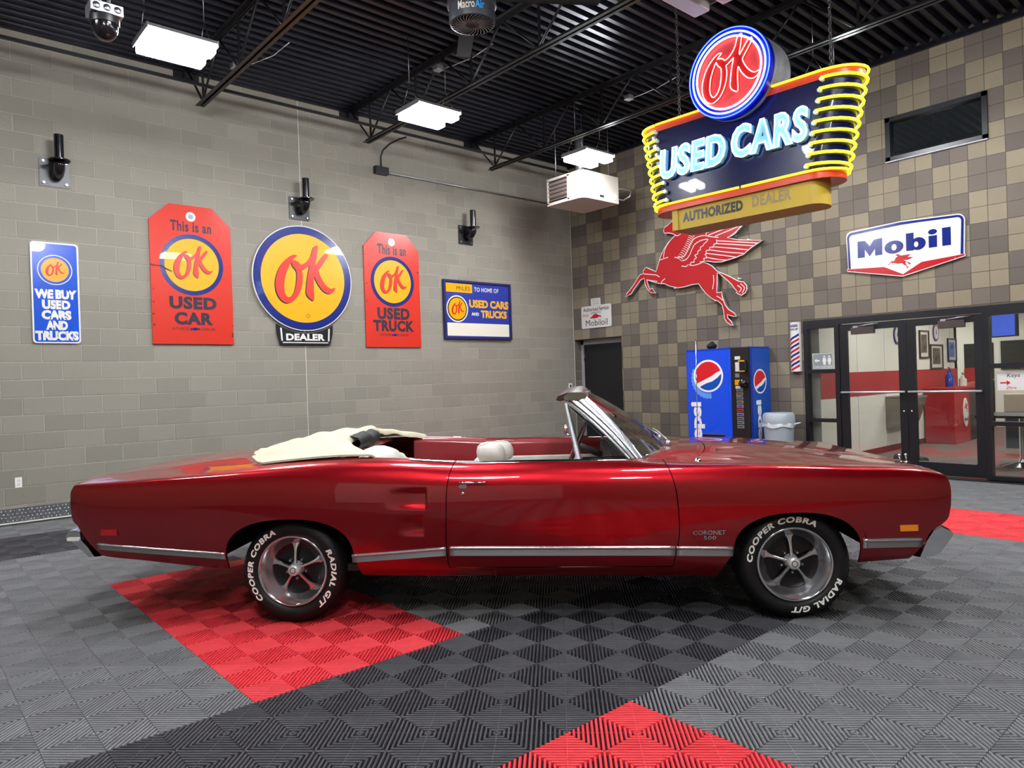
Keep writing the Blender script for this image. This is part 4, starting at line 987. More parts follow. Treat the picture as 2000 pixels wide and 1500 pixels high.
# 1 tall blue enamel sign
S = Sign('enamel_sign', 'tall blue sign reading we buy used cars and trucks, leftmost on the tan wall', 'sign', -8.793, 2.045)
S.poly('panel', rrect(-9.034, -8.552, 2.045, 3.226, .04), -.022, -.002, 'enamel_white'); S.poly('face', rrect(-9.017, -8.569, 2.062, 3.209, .03), -.0235, -.022, 'enamel_blue')
S.poly('ring', circ(-8.795, 2.905, .176), -.0245, -.0235, 'enamel_white'); S.poly('ring', circ(-8.795, 2.905, .166), -.0255, -.0245, 'enamel_blue'); S.poly('disc', circ(-8.795, 2.905, .14), -.0265, -.0255, 'enamel_orange')
ok_logo(S, -8.80, 2.905, .155, -.0275, 'enamel_red', None)
for tx, w_, z0, z1 in (('WE BUY', .425, 2.565, 2.675), ('USED', .285, 2.443, 2.553), ('CARS', .30, 2.322, 2.432), ('AND', .22, 2.201, 2.311), ('TRUCKS', .436, 2.078, 2.19)):
    S.text(tx, -8.793 - w_ / 2, -8.793 + w_ / 2, z0, z1, -.0245, 'enamel_white', .065, sp=.92)
bolts(S, [(-8.793, 3.19), (-8.793, 2.068)], -.0235)
# 2, 4 red tag signs
def tag_sign(uc, tw, z0, zs, zt, cz, lines, label, chips):
    S = Sign('tag_sign', label, 'sign', uc, z0)
    H = .51
    pts = [(uc - H, z0), (uc + H, z0), (uc + H, zs), (uc + tw, zt), (uc - tw, zt), (uc - H, zs)]
    S.poly('panel', pts, -.03, -.004, 'enamel_red')
    S.poly('eyelet', circ(uc, zt - .145, .062, n=28), -.032, -.03, 'enamel_white', [circ(uc, zt - .145, .032, n=20)]); S.poly('eyelet_hole', circ(uc, zt - .145, .032, n=20), -.031, -.03, 'sign_side')
    roundel(S, uc, cz, .40, .342, -.03)
    for tx, w_, a, b, bd in lines: S.text(tx, uc - w_ / 2, uc + w_ / 2, a, b, -.0315, 'ink_dark', bd, sp=1.1)
    zl = lines[-1][2] - .052
    S.text('AUTHORIZED', uc - .27, uc - .06, zl - .018, zl + .018, -.0315, 'ink_dark', .01); S.text('DEALER', uc + .09, uc + .27, zl - .018, zl + .018, -.0315, 'ink_dark', .01); bowtie(S, uc + .012, zl, .13, -.0315)
    r2 = random.Random(chips)
    for k in range(9):
        sd = r2.choice((-1, 1)); c0 = (uc + sd * (H - .012 - .02 * r2.random()), z0 + .05 + (zs - z0 - .1) * r2.random()); rr = .006 + .012 * r2.random()
        S.poly('enamel_chip', [(c0[0] + rr * (0.6 + .5 * r2.random()) * math.cos(a), c0[1] + rr * (0.6 + .5 * r2.random()) * math.sin(a)) for a in [2 * PI * i / 7 for i in range(7)]], -.0305, -.03, 'ink_dark')
    return S
S = tag_sign(-7.251, .267, 2.05, 3.64, 3.868, 3.09, (('This is an', .516, 3.52, 3.66, .032), ('USED', .595, 2.505, 2.672, .055), ('CAR', .486, 2.30, 2.468, .055)), 'red tag-shaped sign reading this is an ok used car', 3)
S.poly('enamel_crack', [(-7.76, 3.07), (-7.70, 3.055), (-7.62, 3.06), (-7.58, 3.03), (-7.50, 2.99), (-7.51, 2.98), (-7.60, 3.015), (-7.64, 3.045), (-7.70, 3.043), (-7.76, 3.055)], -.0345, -.034, 'ink_dark')
tag_sign(-4.185, .285, 2.03, 3.606, 3.85, 3.075, (('This is an', .53, 3.50, 3.665, .032), ('USED', .603, 2.468, 2.66, .055), ('TRUCK', .763, 2.277, 2.46, .055)), 'red tag-shaped sign reading this is an ok used truck', 5)
# 3 round sign with dealer plate
S = Sign('round_sign', 'large round yellow and blue ok sign with a black dealer plate below', 'sign', -5.70, 2.05)
S.poly('panel', circ(-5.70, 3.02, .765, n=80), -.05, -.015, 'enamel_white'); S.poly('ring', circ(-5.70, 3.02, .753, n=80), -.0512, -.05, 'enamel_navy'); S.poly('disc', circ(-5.70, 3.02, .645, n=72), -.0524, -.0512, 'enamel_yellow')
ok_logo(S, -5.70, 3.02, .76, -.0536)
S.poly('trade_mark', circ(-5.655, 2.475, .028, n=24), -.053, -.0524, 'ink_dark', [circ(-5.655, 2.475, .022, n=24)])
arc = [(-5.70 + .80 * math.sin(R(a)), 3.02 - .80 * math.cos(R(a))) for a in range(-33, 34, 3)]
S.poly('dealer_plate', arc + [(-5.27, 2.22), (-5.315, 2.052), (-6.085, 2.052), (-6.13, 2.22)], -.04, -.012, 'enamel_black')
S.text('DEALER', -6.00, -5.40, 2.115, 2.215, -.0412, 'enamel_white', .05, sp=1.05)
S.poly('plate_line', [(-6.05, 2.078), (-5.35, 2.078), (-5.345, 2.092), (-6.055, 2.092)], -.0412, -.04, 'enamel_white')
for s_ in (-1, 1): S.poly('plate_bar', [(-5.70 + s_ * .348, 2.11), (-5.70 + s_ * .372, 2.11), (-5.70 + s_ * .385, 2.295), (-5.70 + s_ * .361, 2.295)], -.0412, -.04, 'enamel_white')
# 5 framed mileage board
S = Sign('framed_board', 'blue framed board reading miles to home of ok used cars and trucks', 'sign', -2.445, 2.178)
U = lambda f: -3.20 + 1.51 * f
V = lambda f: 3.19 - 1.012 * f
fr = [(U(0), V(0)), (U(1), V(0)), (U(1), V(1)), (U(0), V(1))]
S.poly('frame', fr, -.055, -.004, mat('frame_navy', '1c2450', 0.4), [[(U(.028), V(.035)), (U(.972), V(.035)), (U(.972), V(.965)), (U(.028), V(.965))]])
S.poly('board', [(U(.026), V(.03)), (U(.974), V(.03)), (U(.974), V(.97)), (U(.026), V(.97))], -.030, -.006, mat('board_blue', '24348f', 0.4))
S.poly('yellow_field', [(U(.03), V(.055)), (U(.415), V(.055)), (U(.415), V(.205)), (U(.03), V(.205))], -.0312, -.03, 'enamel_yellow'); S.text('MILES', U(.19), U(.38), V(.168), V(.098), -.0324, 'ink_dark', .0, sp=1.1)
S.text('TO HOME OF', U(.445), U(.815), V(.172), V(.098), -.0312, 'enamel_white', .01, sp=1.05)
S.text('USED CARS', U(.365), U(.965), V(.455), V(.315), -.0312, 'enamel_yellow', .05); S.text('AND', U(.395), U(.505), V(.59), V(.535), -.0312, 'enamel_cream', .035); S.text('TRUCKS', U(.535), U(.935), V(.625), V(.49), -.0312, 'enamel_yellow', .05)
cu, cv = U(.192), V(.485); S.poly('ring', circ(cu, cv, .232), -.0312, -.03, 'enamel_white'); S.poly('ring', circ(cu, cv, .208), -.0324, -.0312, 'enamel_black'); S.poly('disc', circ(cu, cv, .187), -.0336, -.0324, 'enamel_yellow'); ok_logo(S, cu, cv, .22, -.0346, 'enamel_red', None)
S.poly('blank_panel', [(U(.045), V(.725)), (U(.965), V(.725)), (U(.965), V(.945)), (U(.045), V(.945))], -.0312, -.03, 'enamel_cream')

# 6 Mobil shield
S = Sign('shield_sign', 'white shield sign with blue lettering, a red chevron and a small red winged horse', 'sign', 6.13, 2.66, 'R')
S.poly('panel', MOBIL['out'], -.035, -.004, 'enamel_white'); S.poly('blue_border', MOBIL['blue'], -.0362, -.035, 'enamel_navy'); S.poly('red_chevron', MOBIL['red'], -.0362, -.035, 'peg_red')
C_ = MOBIL['circ']
def ell(k): return circ(C_[k][0], C_[k][1], abs(C_[k + 1][0] - C_[k][0]), abs(C_[k + 2][1] - C_[k][1]), n=36)
S.poly('letter', MOBIL['M'], -.0362, -.035, 'enamel_navy'); S.poly('letter', ell(0), -.0362, -.035, 'enamel_navy', [ell(3)])
S.poly('letter', MOBIL['b'], -.0362, -.035, 'enamel_navy'); S.poly('letter', ell(6), -.0361, -.035, 'enamel_navy', [ell(9)])
S.poly('letter', MOBIL['i'], -.0362, -.035, 'enamel_navy'); S.poly('letter', ell(12), -.0362, -.035, 'enamel_navy'); S.poly('letter', MOBIL['l'], -.0362, -.035, 'enamel_navy')
k_ = .325 / 2.75; S.poly('winged_horse', [(5.941 + (a - 1.409) * k_, 2.754 + (b - 2.198) * k_ * .97) for a, b in PEG], -.0362, -.035, 'peg_red')
bolts(S, [(5.50, 2.812), (6.13, 2.672), (6.76, 2.812)], -.036)
# 7 winged horse
S = Sign('winged_horse_sign', 'red winged horse sign outlined in white on the checkered wall', 'sign', 2.75, 2.198, 'R')
S.poly('outline', PEG, -.10, -.095, 'enamel_white'); S.poly('body_side', inset(PEG, .004), -.095, -.03, 'sign_side'); S.poly('red_body', inset(PEG, .014), -.1025, -.10, 'peg_red')
for l in PEG_LINES:
    v, f = S.ribbon('l', l, .013, -.104, 'enamel_white'); MB().add(v, f).build('feather_line', 'enamel_white', S.t, fix=False)
for k in range(16):
    t = k / 15; a = (2.86 - .30 * t + .04 * math.sin(3 * t), 3.86 - .42 * t); v, f = S.ribbon('l', [a, (a[0] + .045, a[1] - .02), (a[0] + .10, a[1] - .07)], .008, -.104, 'enamel_white'); MB().add(v, f).build('mane_line', 'enamel_white', S.t, fix=False)
for a, b in ((3.90, 3.53), (3.72, 2.94), (2.50, 2.93), (3.28, 2.64)): MB().cyl((a - 2.75, -.1, b - 2.198), (a - 2.75, .0, b - 2.198), .012, 8).build('stand_off', 'white_paint', S.t)
# 8 small oil sign over the corner door
S = Sign('oil_sign', 'small white oil service sign with a tab above the corner door', 'sign', .61, 2.40, 'R')
S.poly('panel', rrect(.233, .99, 2.40, 2.83, .03), -.02, -.004, 'enamel_white'); S.poly('tab', [(.492, 2.82), (.729, 2.82), (.729, 2.966), (.492, 2.966)], -.02, -.006, 'enamel_white')
S.text('Authorized Service', .29, .94, 2.725, 2.80, -.0212, 'ink_dark', .012); S.text('Mobiloil', .345, .90, 2.44, 2.56, -.0212, 'ink_dark', .0); S.text('GARGOYLE', .48, .74, 2.672, 2.71, -.0212, 'ink_dark', .01)
S.text('Genuine', .265, .42, 2.63, 2.69, -.0212, 'peg_red', .0, .3)
for k, tx in enumerate(('The use of', 'genuine oil', 'is assured')): S.text(tx, .53, .69, 2.925 - .035 * k, 2.945 - .035 * k, -.0212, 'ink_dark', .0)
S.poly('gargoyle_emblem', s_closed([(.45, 2.60), (.50, 2.615), (.55, 2.655), (.60, 2.668), (.64, 2.66), (.68, 2.635), (.72, 2.63), (.745, 2.605), (.73, 2.59), (.70, 2.605), (.67, 2.60), (.65, 2.585), (.58, 2.585), (.56, 2.57), (.54, 2.585), (.50, 2.585), (.47, 2.59)], 2), -.0212, -.02, 'peg_red')
bolts(S, [(.26, 2.43), (.96, 2.43), (.96, 2.80), (.26, 2.80)], -.021, .006)
# 9 barber pole sign
S = Sign('barber_sign', 'narrow curved barber shop sign with red, white and blue stripes beside the glass doors', 'sign', 4.603, 1.43, 'R')
def bp(u, v, o=0.0): a = (u / .075) * 1.25; return ((.075 + o) * math.sin(a), -.055 - (.075 + o) * (math.cos(a) - math.cos(1.25)) * 0.8, v)
MB().grid([[bp(-.075 + .15 * i / 12, v) for i in range(13)] for v in (0, .08, .2, .4, .6, .74)]).build('panel', 'enamel_white', S.t); MB().box(-.073, .073, -.056, -.003, 0, .74).build('flange', 'enamel_white', S.t)
for k in range(8):
    z = .03 + .066 * k
    rows = []
    for i in range(13):
        u = -.068 + .136 * i / 12; zz = z + .045 * (u / .068); rows.append([bp(u, min(.59, max(.012, zz)), .001), bp(u, min(.59, max(.012, zz + .036)), .001)])
    MB().grid(rows).build('stripe', 'peg_red' if k % 2 == 0 else 'enamel_navy', S.t)
for tx, v0, v1 in (('BARBER', .665, .705), ('SHOP', .615, .65)): text('lettering', tx, -.055, .055, v0, v1, 0, 'enamel_navy', S.t, .04, warp=lambda X, Y, Z: bp(X, Z, .0012))

# ---------------------------------------------------------------- hanging neon sign
mat('neon_yellow', 'fff04a', 0.3, emit='fff01c', estr=2.2); mat('neon_amber', 'ffc84a', 0.3, emit='ffc21c', estr=2.6); mat('neon_ice', 'ffffff', 0.3, emit='b4d8ff', estr=6.5); mat('neon_blue', '4a6cff', 0.3, emit='2a40ff', estr=11.0); mat('neon_sky', 'bfe0ff', 0.3, emit='6fb0ff', estr=4.0)
mat('neon_white', 'ffffff', 0.3, emit='ffe8d0', estr=4.0); mat('neon_rose', 'ffd0c8', 0.3, emit='ff9c90', estr=2.6)
mat('sign_navy', '040838', 0.25, spec=0.3, coat=0.15); mat('sign_orange', 'b8350f', 0.35, coat=0.3); mat('box_yellow', 'b0952a', 0.5); mat('letter_ice', '7fb2cc', 0.35); mat('disc_blue', '04088c', 0.3, coat=0.3); mat('disc_red', 'e0484e', 0.4); mottled('drum_grey', '6d7074', '83868a', 9, 0.55, metal=0.4)
mat('faded_ink', '8a7a5a', 0.6); mat('insulator', 'c8d4d0', 0.2)
NS = thing('neon_sign', 'large hanging neon sign reading ok used cars authorized dealer', 'neon sign', (-3.7 + 0.052 * -.08, -6 + .08, 3.02), R(-87))
oz = 3.02; ou = -.08
def stad(z, grow=0.0, zc=None, n=12, depth=.46):
    """outline of the body at height z: flat faces, half-round ends"""
    f = ((zc if zc is not None else z) - 3.30) / (4.22 - 3.30); xl_, xr_ = -.93 - .14 * f, .62 + .20 * f; rx = .25 + grow; ry = depth / 2 + grow; p = []
    for i in range(n + 1): a = -PI / 2 + PI * i / n; p.append((xr_ + rx * math.cos(a), depth / 2 + ry * math.sin(a)))
    for i in range(n + 1): a = PI / 2 + PI * i / n; p.append((xl_ + rx * math.cos(a), depth / 2 + ry * math.sin(a)))
    return [(x - ou, y, z - oz) for x, y in p]
def loft(zs, grow=0.0, zc=None):
    rows = [stad(z, grow, zc) for z in zs]; mb = MB().grid(rows, closed=True); n = len(rows[0]); mb.add(rows[0], [tuple(range(n))]); mb.add(rows[-1], [tuple(range(n))[::-1]]); return mb
loft([3.28, 3.5, 3.75, 4.0, 4.23]).build('sign_body', 'sign_navy', NS, auto=40)
loft([4.165, 4.235], .012, 4.2).build('top_band', 'sign_orange', NS, auto=40); loft([3.255, 3.325], .012, 3.29).build('bottom_band', 'sign_orange', NS, auto=40)
# yellow neon along the bands and looping round the ends
def ring_part(z, g, i0, i1): p = stad(z, g); return [p[i % len(p)] for i in range(i0, i1)]
P = stad(4.235, .03); MB().tube([(-1.05 - ou, -.03, 4.24 - oz), (-.50 - ou, -.03, 4.24 - oz)], .012, 8).build('neon_tube', 'neon_amber', NS)
MB().tube([(.30 - ou, -.03, 4.24 - oz), (.80 - ou, -.03, 4.24 - oz)] + [(q[0], q[1], q[2]) for q in P[1:12]], .012, 8).build('neon_tube', 'neon_yellow', NS)
MB().tube([(-.05 - ou, -.03, 3.33 - oz), (.60 - ou, -.03, 3.33 - oz)] + stad(3.33, .03)[1:12], .012, 8).build('neon_tube', 'neon_yellow', NS); MB().tube([(-.92 - ou, -.03, 3.33 - oz), (-.08 - ou, -.03, 3.33 - oz)], .012, 8).build('neon_tube', 'neon_amber', NS)
for k in range(9):
    z = 3.375 + .0975 * k
    q = stad(z, .035); f = (z - 3.3) / .92; x0 = .60 + .20 * f
    MB().tube([(x0 - ou, -.045, z - oz + .012)] + [(p[0], p[1], p[2] + .012 - .03 * i / 12) for i, p in enumerate(q[1:12])], .0145, 8).build('neon_loop', 'neon_yellow', NS)
    x1 = -.93 - .14 * f; m_ = [(p[0], p[1], p[2] - .02 + .03 * i / 12) for i, p in enumerate(q[14:26])]
    MB().tube(m_ + [(x1 - ou, -.045, z - oz + .012)], .0145, 8).build('neon_loop', 'neon_yellow', NS)
    for xx in (x0, x1): MB().cyl((xx - ou, -.05, z - oz), (xx - ou, 0, z - oz), .02, 10).build('insulator', 'insulator', NS)
for z0 in (4.235, 3.33):
    q = stad(z0, .03); MB().tube([(p[0], p[1], p[2]) for p in q[14:26]], .0145, 8).build('neon_loop', 'neon_yellow', NS)
# letters: pale raised faces outlined by tubes
def outline_loops(v, f):
    cnt = {}
    for t in f:
        for i in range(len(t)):
            a, b = t[i], t[(i + 1) % len(t)]; k = (min(a, b), max(a, b)); cnt[k] = cnt.get(k, 0) + 1
    nb = {}
    for (a, b), c in cnt.items():
        if c == 1: nb.setdefault(a, []).append(b); nb.setdefault(b, []).append(a)
    loops = []; seen_ = set()
    for s_ in nb:
        if s_ in seen_: continue
        lp = [s_]; seen_.add(s_); cur = s_
        while True:
            nx = [x for x in nb[cur] if x not in seen_]
            if not nx: break
            cur = nx[0]; seen_.add(cur); lp.append(cur)
        loops.append(lp)
    return loops
def neon_word(s, x0, x1, z0, z1):
    n = len(s); v, f, (a, b, c, d) = text_mesh(s, .042, 0.12, 1.12)
    W = [(x0 + (p[0] - a) / (b - a) * (x1 - x0), z0 + (p[1] - c) / (d - c) * (z1 - z0)) for p in v]
    # one raised letter per connected outline group
    par = list(range(len(v)))
    def fd(i):
        while par[i] != i: par[i] = par[par[i]]; i = par[i]
        return i
    for t in f:
        for i in t[1:]: par[fd(i)] = fd(t[0])
    groups = {}
    for t in f: groups.setdefault(fd(t[0]), []).append(t)
    for g, fs in groups.items():
        used = sorted({i for t in fs for i in t}); rm = {q_: k_ for k_, q_ in enumerate(used)}; mb = MB(); mb.add([(W[i][0] - ou, -.055, W[i][1] - oz) for i in used], [tuple(rm[i] for i in t) for t in fs])
        lps = outline_loops(W, fs)
        for lp in lps: 
            k = len(lp); mb.add([(W[i][0] - ou, -.055, W[i][1] - oz) for i in lp] + [(W[i][0] - ou, 0, W[i][1] - oz) for i in lp], [(j, (j + 1) % k, k + (j + 1) % k, k + j) for j in range(k)])
        lt = ob('raised_letter', mb.mesh('raised_letter'), 'letter_ice', NS)
        for lp in lps:
            pts = [(W[i][0], W[i][1]) for i in lp]
            if len(pts) < 6: continue
            big = max(p[0] for p in pts) - min(p[0] for p in pts)
            MB().tube([(p[0] - ou, -.075, p[1] - oz) for p in inset(pts, .004 if big > .07 else -.004)], .0085, 6, closed=True).build('letter_tube', 'neon_ice', lt)
neon_word('USED', -.985, -.195, 3.595, 3.925); neon_word('CARS', -.125, .66, 3.615, 3.945)
# round top: steel drum with blue rim and red face
dc = (-.09 - ou, 4.468 - oz)
MB().lathe([(0, .30), (.44, .30), (.442, .28), (.442, -.10), (.44, -.13), (.36, -.13), (.36, -.12)], (dc[0], 0, dc[1]), 'y', 64).build('drum', 'drum_grey', NS, auto=40)
MB().lathe([(.446, -.06), (.446, -.135), (.36, -.135)], (dc[0], 0, dc[1]), 'y', 64).build('drum_rim', 'disc_blue', NS, auto=40); MB().lathe([(0, -.125), (.362, -.125)], (dc[0], 0, dc[1]), 'y', 64).build('drum_face', 'disc_red', NS)
for rr, mt in ((.397, 'neon_sky'), (.352, 'neon_white'), (.438, 'neon_blue')): MB().tube([(dc[0] + rr * math.cos(2 * PI * i / 72), -.16, dc[1] + rr * math.sin(2 * PI * i / 72)) for i in range(72)], .0095 if rr != .438 else .006, 8, closed=True).build('ring_tube', mt, NS)
mat('logo_deep_red', 'c01824', 0.35); kk = .52
LO = [(dc[0] + kk * a + .0, dc[1] + kk * b) for a, b in s_closed(OK_OUT, 2)]; LH = [(dc[0] + kk * a, dc[1] + kk * b) for a, b in s_closed(OK_HOLE, 2)]
MB().prism(LO, -.13, -.127, [LH]).build('ok_logo', 'logo_deep_red', NS)
for lp in (LO, LH): MB().tube([(a, -.155, b) for a, b in lp], .0062, 6, closed=True).build('logo_tube', 'neon_rose', NS)
# yellow box below
bx = [(-.90 - ou, .02), (.60 - ou, .02)] + [(.60 - ou + .13 * math.sin(a), .21 - .19 * math.cos(a)) for a in [PI * i / 10 for i in range(1, 10)]] + [(.60 - ou, .40), (-.90 - ou, .40)]
MB().prism(bx, 3.03 - oz, 3.262 - oz, plane='xy').build('dealer_box', 'box_yellow', NS, auto=35)
MB().prism([(-.90 - ou, 3.03 - oz), (-.83 - ou, 3.03 - oz), (-.83 - ou, 3.262 - oz), (-.90 - ou, 3.262 - oz)], .008, .02).build('box_rib', 'box_yellow', NS)
text('lettering', 'AUTHORIZED', -.772 - ou, -.066 - ou, 3.102 - oz, 3.212 - oz, .017, 'enamel_black', NS, .05, 0, 1.12); text('lettering', 'DEALER', .038 - ou, .441 - ou, 3.112 - oz, 3.224 - oz, .017, 'faded_ink', NS, .03, 0, 1.12)
# chains of real links
def chain(name, P0, P1, label='', link=.045, r=.006):
    P0, P1 = Vector(P0), Vector(P1); L = (P1 - P0).length; n = int(L / (link * .74)); ax = (P1 - P0).normalized(); ba = ax.orthogonal().normalized(); bb_ = ax.cross(ba)
    mb = MB()
    for k in range(n):
        c = P0 + ax * (L * (k + .5) / n); s_ = ba if k % 2 else bb_
        mb.tube([tuple(c + ax * (link * .5 * math.sin(a)) + s_ * (link * .3 * math.cos(a))) for a in [2 * PI * i / 10 for i in range(10)]], r, 5, closed=True)
    return mb.build(name, mat('chain_steel', '5c5b58', 0.4, 0.8), None)
for u in (-.906, .775):
    c = chain('hanging_chain', (u - ou, .23, 4.25 - oz), (u - ou, .23, CEIL + .03 - oz), '')
    c.parent = NS; c['kind'] = 'stuff'
# ================================================================ fittings on the left wall
def wall_bracket(u, v, label):
    """square plate, elbow and upright pipe stub with a collar"""
    S = Sign('pipe_bracket', label, 'bracket', u, v)
    MB().prism(rrect(-.155, .155, -.165, .165, .012), -.012, 0).build('base_plate', 'joist_paint', S.t)
    for a in (-1, 1):
        for b in (-1, 1): MB().lathe([(0, -.03), (.014, -.03), (.018, -.024), (.018, -.012)], (a * .115, 0, b * .125), 'y', 6, smooth=False).build('bolt', 'steel', S.t)
    pts = [(.02, -.01, -.03), (.02, -.09, -.03)] + [(.02, -.09 - .11 * math.sin(a), -.03 + .11 * (1 - math.cos(a))) for a in [PI / 2 * i / 8 for i in range(1, 9)]]
    MB().tube(pts, .058, 18).build('elbow', 'black_gloss', S.t)
    MB().lathe([(0, .095), (.11, .095), (.115, .10), (.115, .107), (.11, .112), (0, .112)], (.02, -.20, 0), 'z', 28).build('collar', 'black_gloss', S.t, auto=40)
    MB().lathe([(.05, .105), (.05, .40), (.044, .40), (.044, .36), (0, .36)], (.02, -.20, 0), 'z', 22).build('pipe_stub', 'black_gloss', S.t, auto=40)
mat('black_gloss', '101014', 0.18, coat=0.4)
wall_bracket(-8.76, 4.05, 'black pipe bracket above the tall blue sign'); wall_bracket(-5.72, 4.04, 'black pipe bracket above the round ok sign'); wall_bracket(-2.66, 3.99, 'black pipe bracket above the blue framed board')
S = Sign('junction_box', 'black junction box with grey conduit running to the corner', 'junction box', -4.34, 4.78)
MB().cbox(-.12, .12, -.09, -.002, -.02, .10, .008).build('box', 'black_paint', S.t)
MB().tube([(.12, -.03, .03), (3.85, -.03, .045)], .013, 8).build('wall_conduit', 'galv', S.t)
MB().tube([(0.0, -.05, .10), (.0, -.05, .26), (.02, -.09, .36), (.08, -.20, .44), (.18, -.33, .50), (.25, -.42, .52)], .014, 8).build('feed_conduit', 'black_paint', S.t)
S = Sign('wall_outlet', 'white power outlet low on the tan wall behind the car tail', 'outlet', -9.219, .40)
MB().cbox(-.034, .034, -.007, 0, 0, .115, .003).build('cover_plate', 'white_gloss', S.t)
for z in (.035, .08): MB().prism(rrect(-.015, .015, z - .014, z + .014, .006), -.009, -.007).build('socket', 'enamel_white', S.t)
S = Sign('card_reader', 'small white switch plate in the corner above the windscreen', 'switch', -.16, 1.225)
MB().cbox(-.045, .045, -.012, 0, 0, .12, .004).build('plate', 'white_gloss', S.t); MB().box(-.02, .02, -.016, -.012, .045, .09).build('sensor', 'black_matte', S.t)

# ---------------------------------------------------------------- unit heater in the corner
H = thing('unit_heater', 'white unit heater hanging in the corner below the lamp', 'heater', (-1.98, -2.17, 4.30), 0)
hp_ = [(.0, .79), (.0, .10), (.03, .03), (.10, .0), (.87, .0), (.87, .79)]
MB().prism(hp_, 0, .44, plane='xy').build('casing', mat('heater_white', 'c9c3b6', 0.4), H)
MB().box(-.006, .012, .32, .76, .04, .40).build('louver_recess', mat('louver_dark', '3a2f2c', 0.6), H)
for k in range(5): MB().add([(-.03, .33, .085 + .066 * k), (-.03, .75, .085 + .066 * k), (.0, .75, .055 + .066 * k), (.0, .33, .055 + .066 * k), (-.03, .33, .09 + .066 * k), (-.03, .75, .09 + .066 * k), (.0, .75, .06 + .066 * k), (.0, .33, .06 + .066 * k)], [(0, 1, 2, 3), (7, 6, 5, 4), (0, 4, 5, 1), (2, 6, 7, 3), (1, 5, 6, 2), (0, 3, 7, 4)]).build('louver', 'louver_slat', H) if 'louver_slat' in MATS else (mat('louver_slat', '8d7f78', 0.45), MB().box(-.03, 0, .33, .75, .07 + .066 * k, .076 + .066 * k).build('louver', 'louver_slat', H))  # slats in one grey-brown, paler than the recess behind
MB().prism([(.0, .31), (.0, .77)], 0, 0.001) if False else None
fr = MB()
for (a, b, c, d) in ((.29, .33, .02, .42), (.75, .79, .02, .42), (.29, .79, .0, .045), (.29, .79, .40, .44)): fr.box(-.012, .0, a, b, c, d)
fr.build('louver_frame', 'heater_white', H)
text('lettering', 'REZNOR', 0, 1, 0, 1, 0, 'faded_ink', H, .02, warp=lambda X, Y, Z: (-.001, .20 - Z * .05, .40 - X * .30))
MB().box(.40, .50, -.004, 0, .055, .09).build('rating_plate', 'black_matte', H); MB().box(.74, .84, -.003, 0, .05, .15).build('wiring_label', 'enamel_white', H)
for a in (.12, .75):
    for b in (.10, .70): MB().cyl((a, b, .44), (a, b, CEIL - 4.30 + .03), .006, 6).build('hanger_rod', 'galv', H)
MB().tube([(.87, .12, .12), (1.05, .05, .10), (1.16, .0, .17), (1.14, -.05, .25), (1.0, .0, .27), (.87, .08, .27)], .012, 8).build('flexible_conduit', 'galv', H)
MB().cyl((.60, .60, .44), (.60, .60, 1.33), .075, 20).build('flue_pipe', 'galv', H)

# ---------------------------------------------------------------- dome camera
D = thing('dome_camera', 'black dome security camera under a grey junction box', 'camera', (-9.035, -3.89, 4.06), 0)
MB().cbox(-.11, .11, -.085, .085, .17, .25, .006).build('junction_box', 'galv', D)
for k in range(3): MB().lathe([(0, -.090), (.022, -.090), (.026, -.085)], (-.07 + .07 * k, 0, .21), 'y', 14).build('knockout', 'steel', D)
MB().lathe([(.098, .17), (.10, .15), (.098, .115), (.09, .11)], (0, 0, 0), 'z', 32).build('collar', 'black_paint', D, auto=40)
MB().lathe([(.09, .115), (.088, .08), (.075, .04), (.05, .013), (.02, .002), (0, 0)], (0, 0, 0), 'z', 32).build('dome', 'black_gloss', D)
for k in (-.03, .03): MB().cyl((k, 0, .25), (k, 0, CEIL - 4.06 + .05), .012, 8).build('drop_conduit', 'galv', D)

# ---------------------------------------------------------------- ceiling fan with blades at rest
Fn = thing('ceiling_fan', 'large dark ceiling fan hub with long blades', 'fan', (-6.23, -4.77, 4.68), 0)
MB().lathe([(0, .012), (.03, .004), (.06, .0), (.085, .004)], (0, 0, 0), 'z', 40).build('hub_cap', 'black_paint', Fn, auto=40)
MB().lathe([(.19, .0), (.205, .005), (.21, .02), (.21, .15), (.225, .16), (.225, .20), (.20, .22), (.05, .24), (.05, .34), (0, .34)], (0, 0, 0), 'z', 48).build('motor_housing', mat('fan_grey', '33363c', 0.45), Fn, auto=35)
for k in range(30):
    a = 2 * PI * k / 30; MB().tube([((.06 + .13 * i / 5) * math.cos(a + .5 * i / 5), (.06 + .13 * i / 5) * math.sin(a + .5 * i / 5), .004) for i in range(6)], .0045, 5).build('guard_rib', 'satin_alu', Fn)
MB().lathe([(0, .03), (.19, .03)], (0, 0, 0), 'z', 32).build('motor_disc', 'black_matte', Fn)
fa = math.atan2(CAM.y + 4.77, CAM.x + 6.23)
def fan_warp(X, Y, Z): a = fa + X; return (.2115 * math.cos(a), .2115 * math.sin(a), Z)
text('lettering', 'Macro', -.62, .12, .055, .13, 0, 'enamel_cream', Fn, .01, warp=fan_warp); text('lettering', 'Air', .14, .56, .055, .13, 0, mat('logo_sky', '2f9be0', 0.4), Fn, .02, warp=fan_warp)
for k in range(4):
    a = R(56 + 90 * k); d = Vector((math.cos(a), math.sin(a), 0)); e = Vector((-math.sin(a), math.cos(a), 0)); rows = []
    for r_ in (.15, .3, .6, .9, 1.2):
        rows.append([tuple(d * r_ + e * q[0] + Vector((0, 0, .255 + q[1]))) for q in ((-.075, -.012), (-.03, .012), (.02, .016), (.075, .004), (.02, .004), (-.03, -.004))])
    mb = MB().grid(rows, closed=True); mb.add(rows[0], [tuple(range(6))]); mb.add(rows[-1], [tuple(range(6))[::-1]]); mb.build('fan_blade', mat('blade_grey', '1c1917', 0.9, spec=0.1), Fn, auto=50)
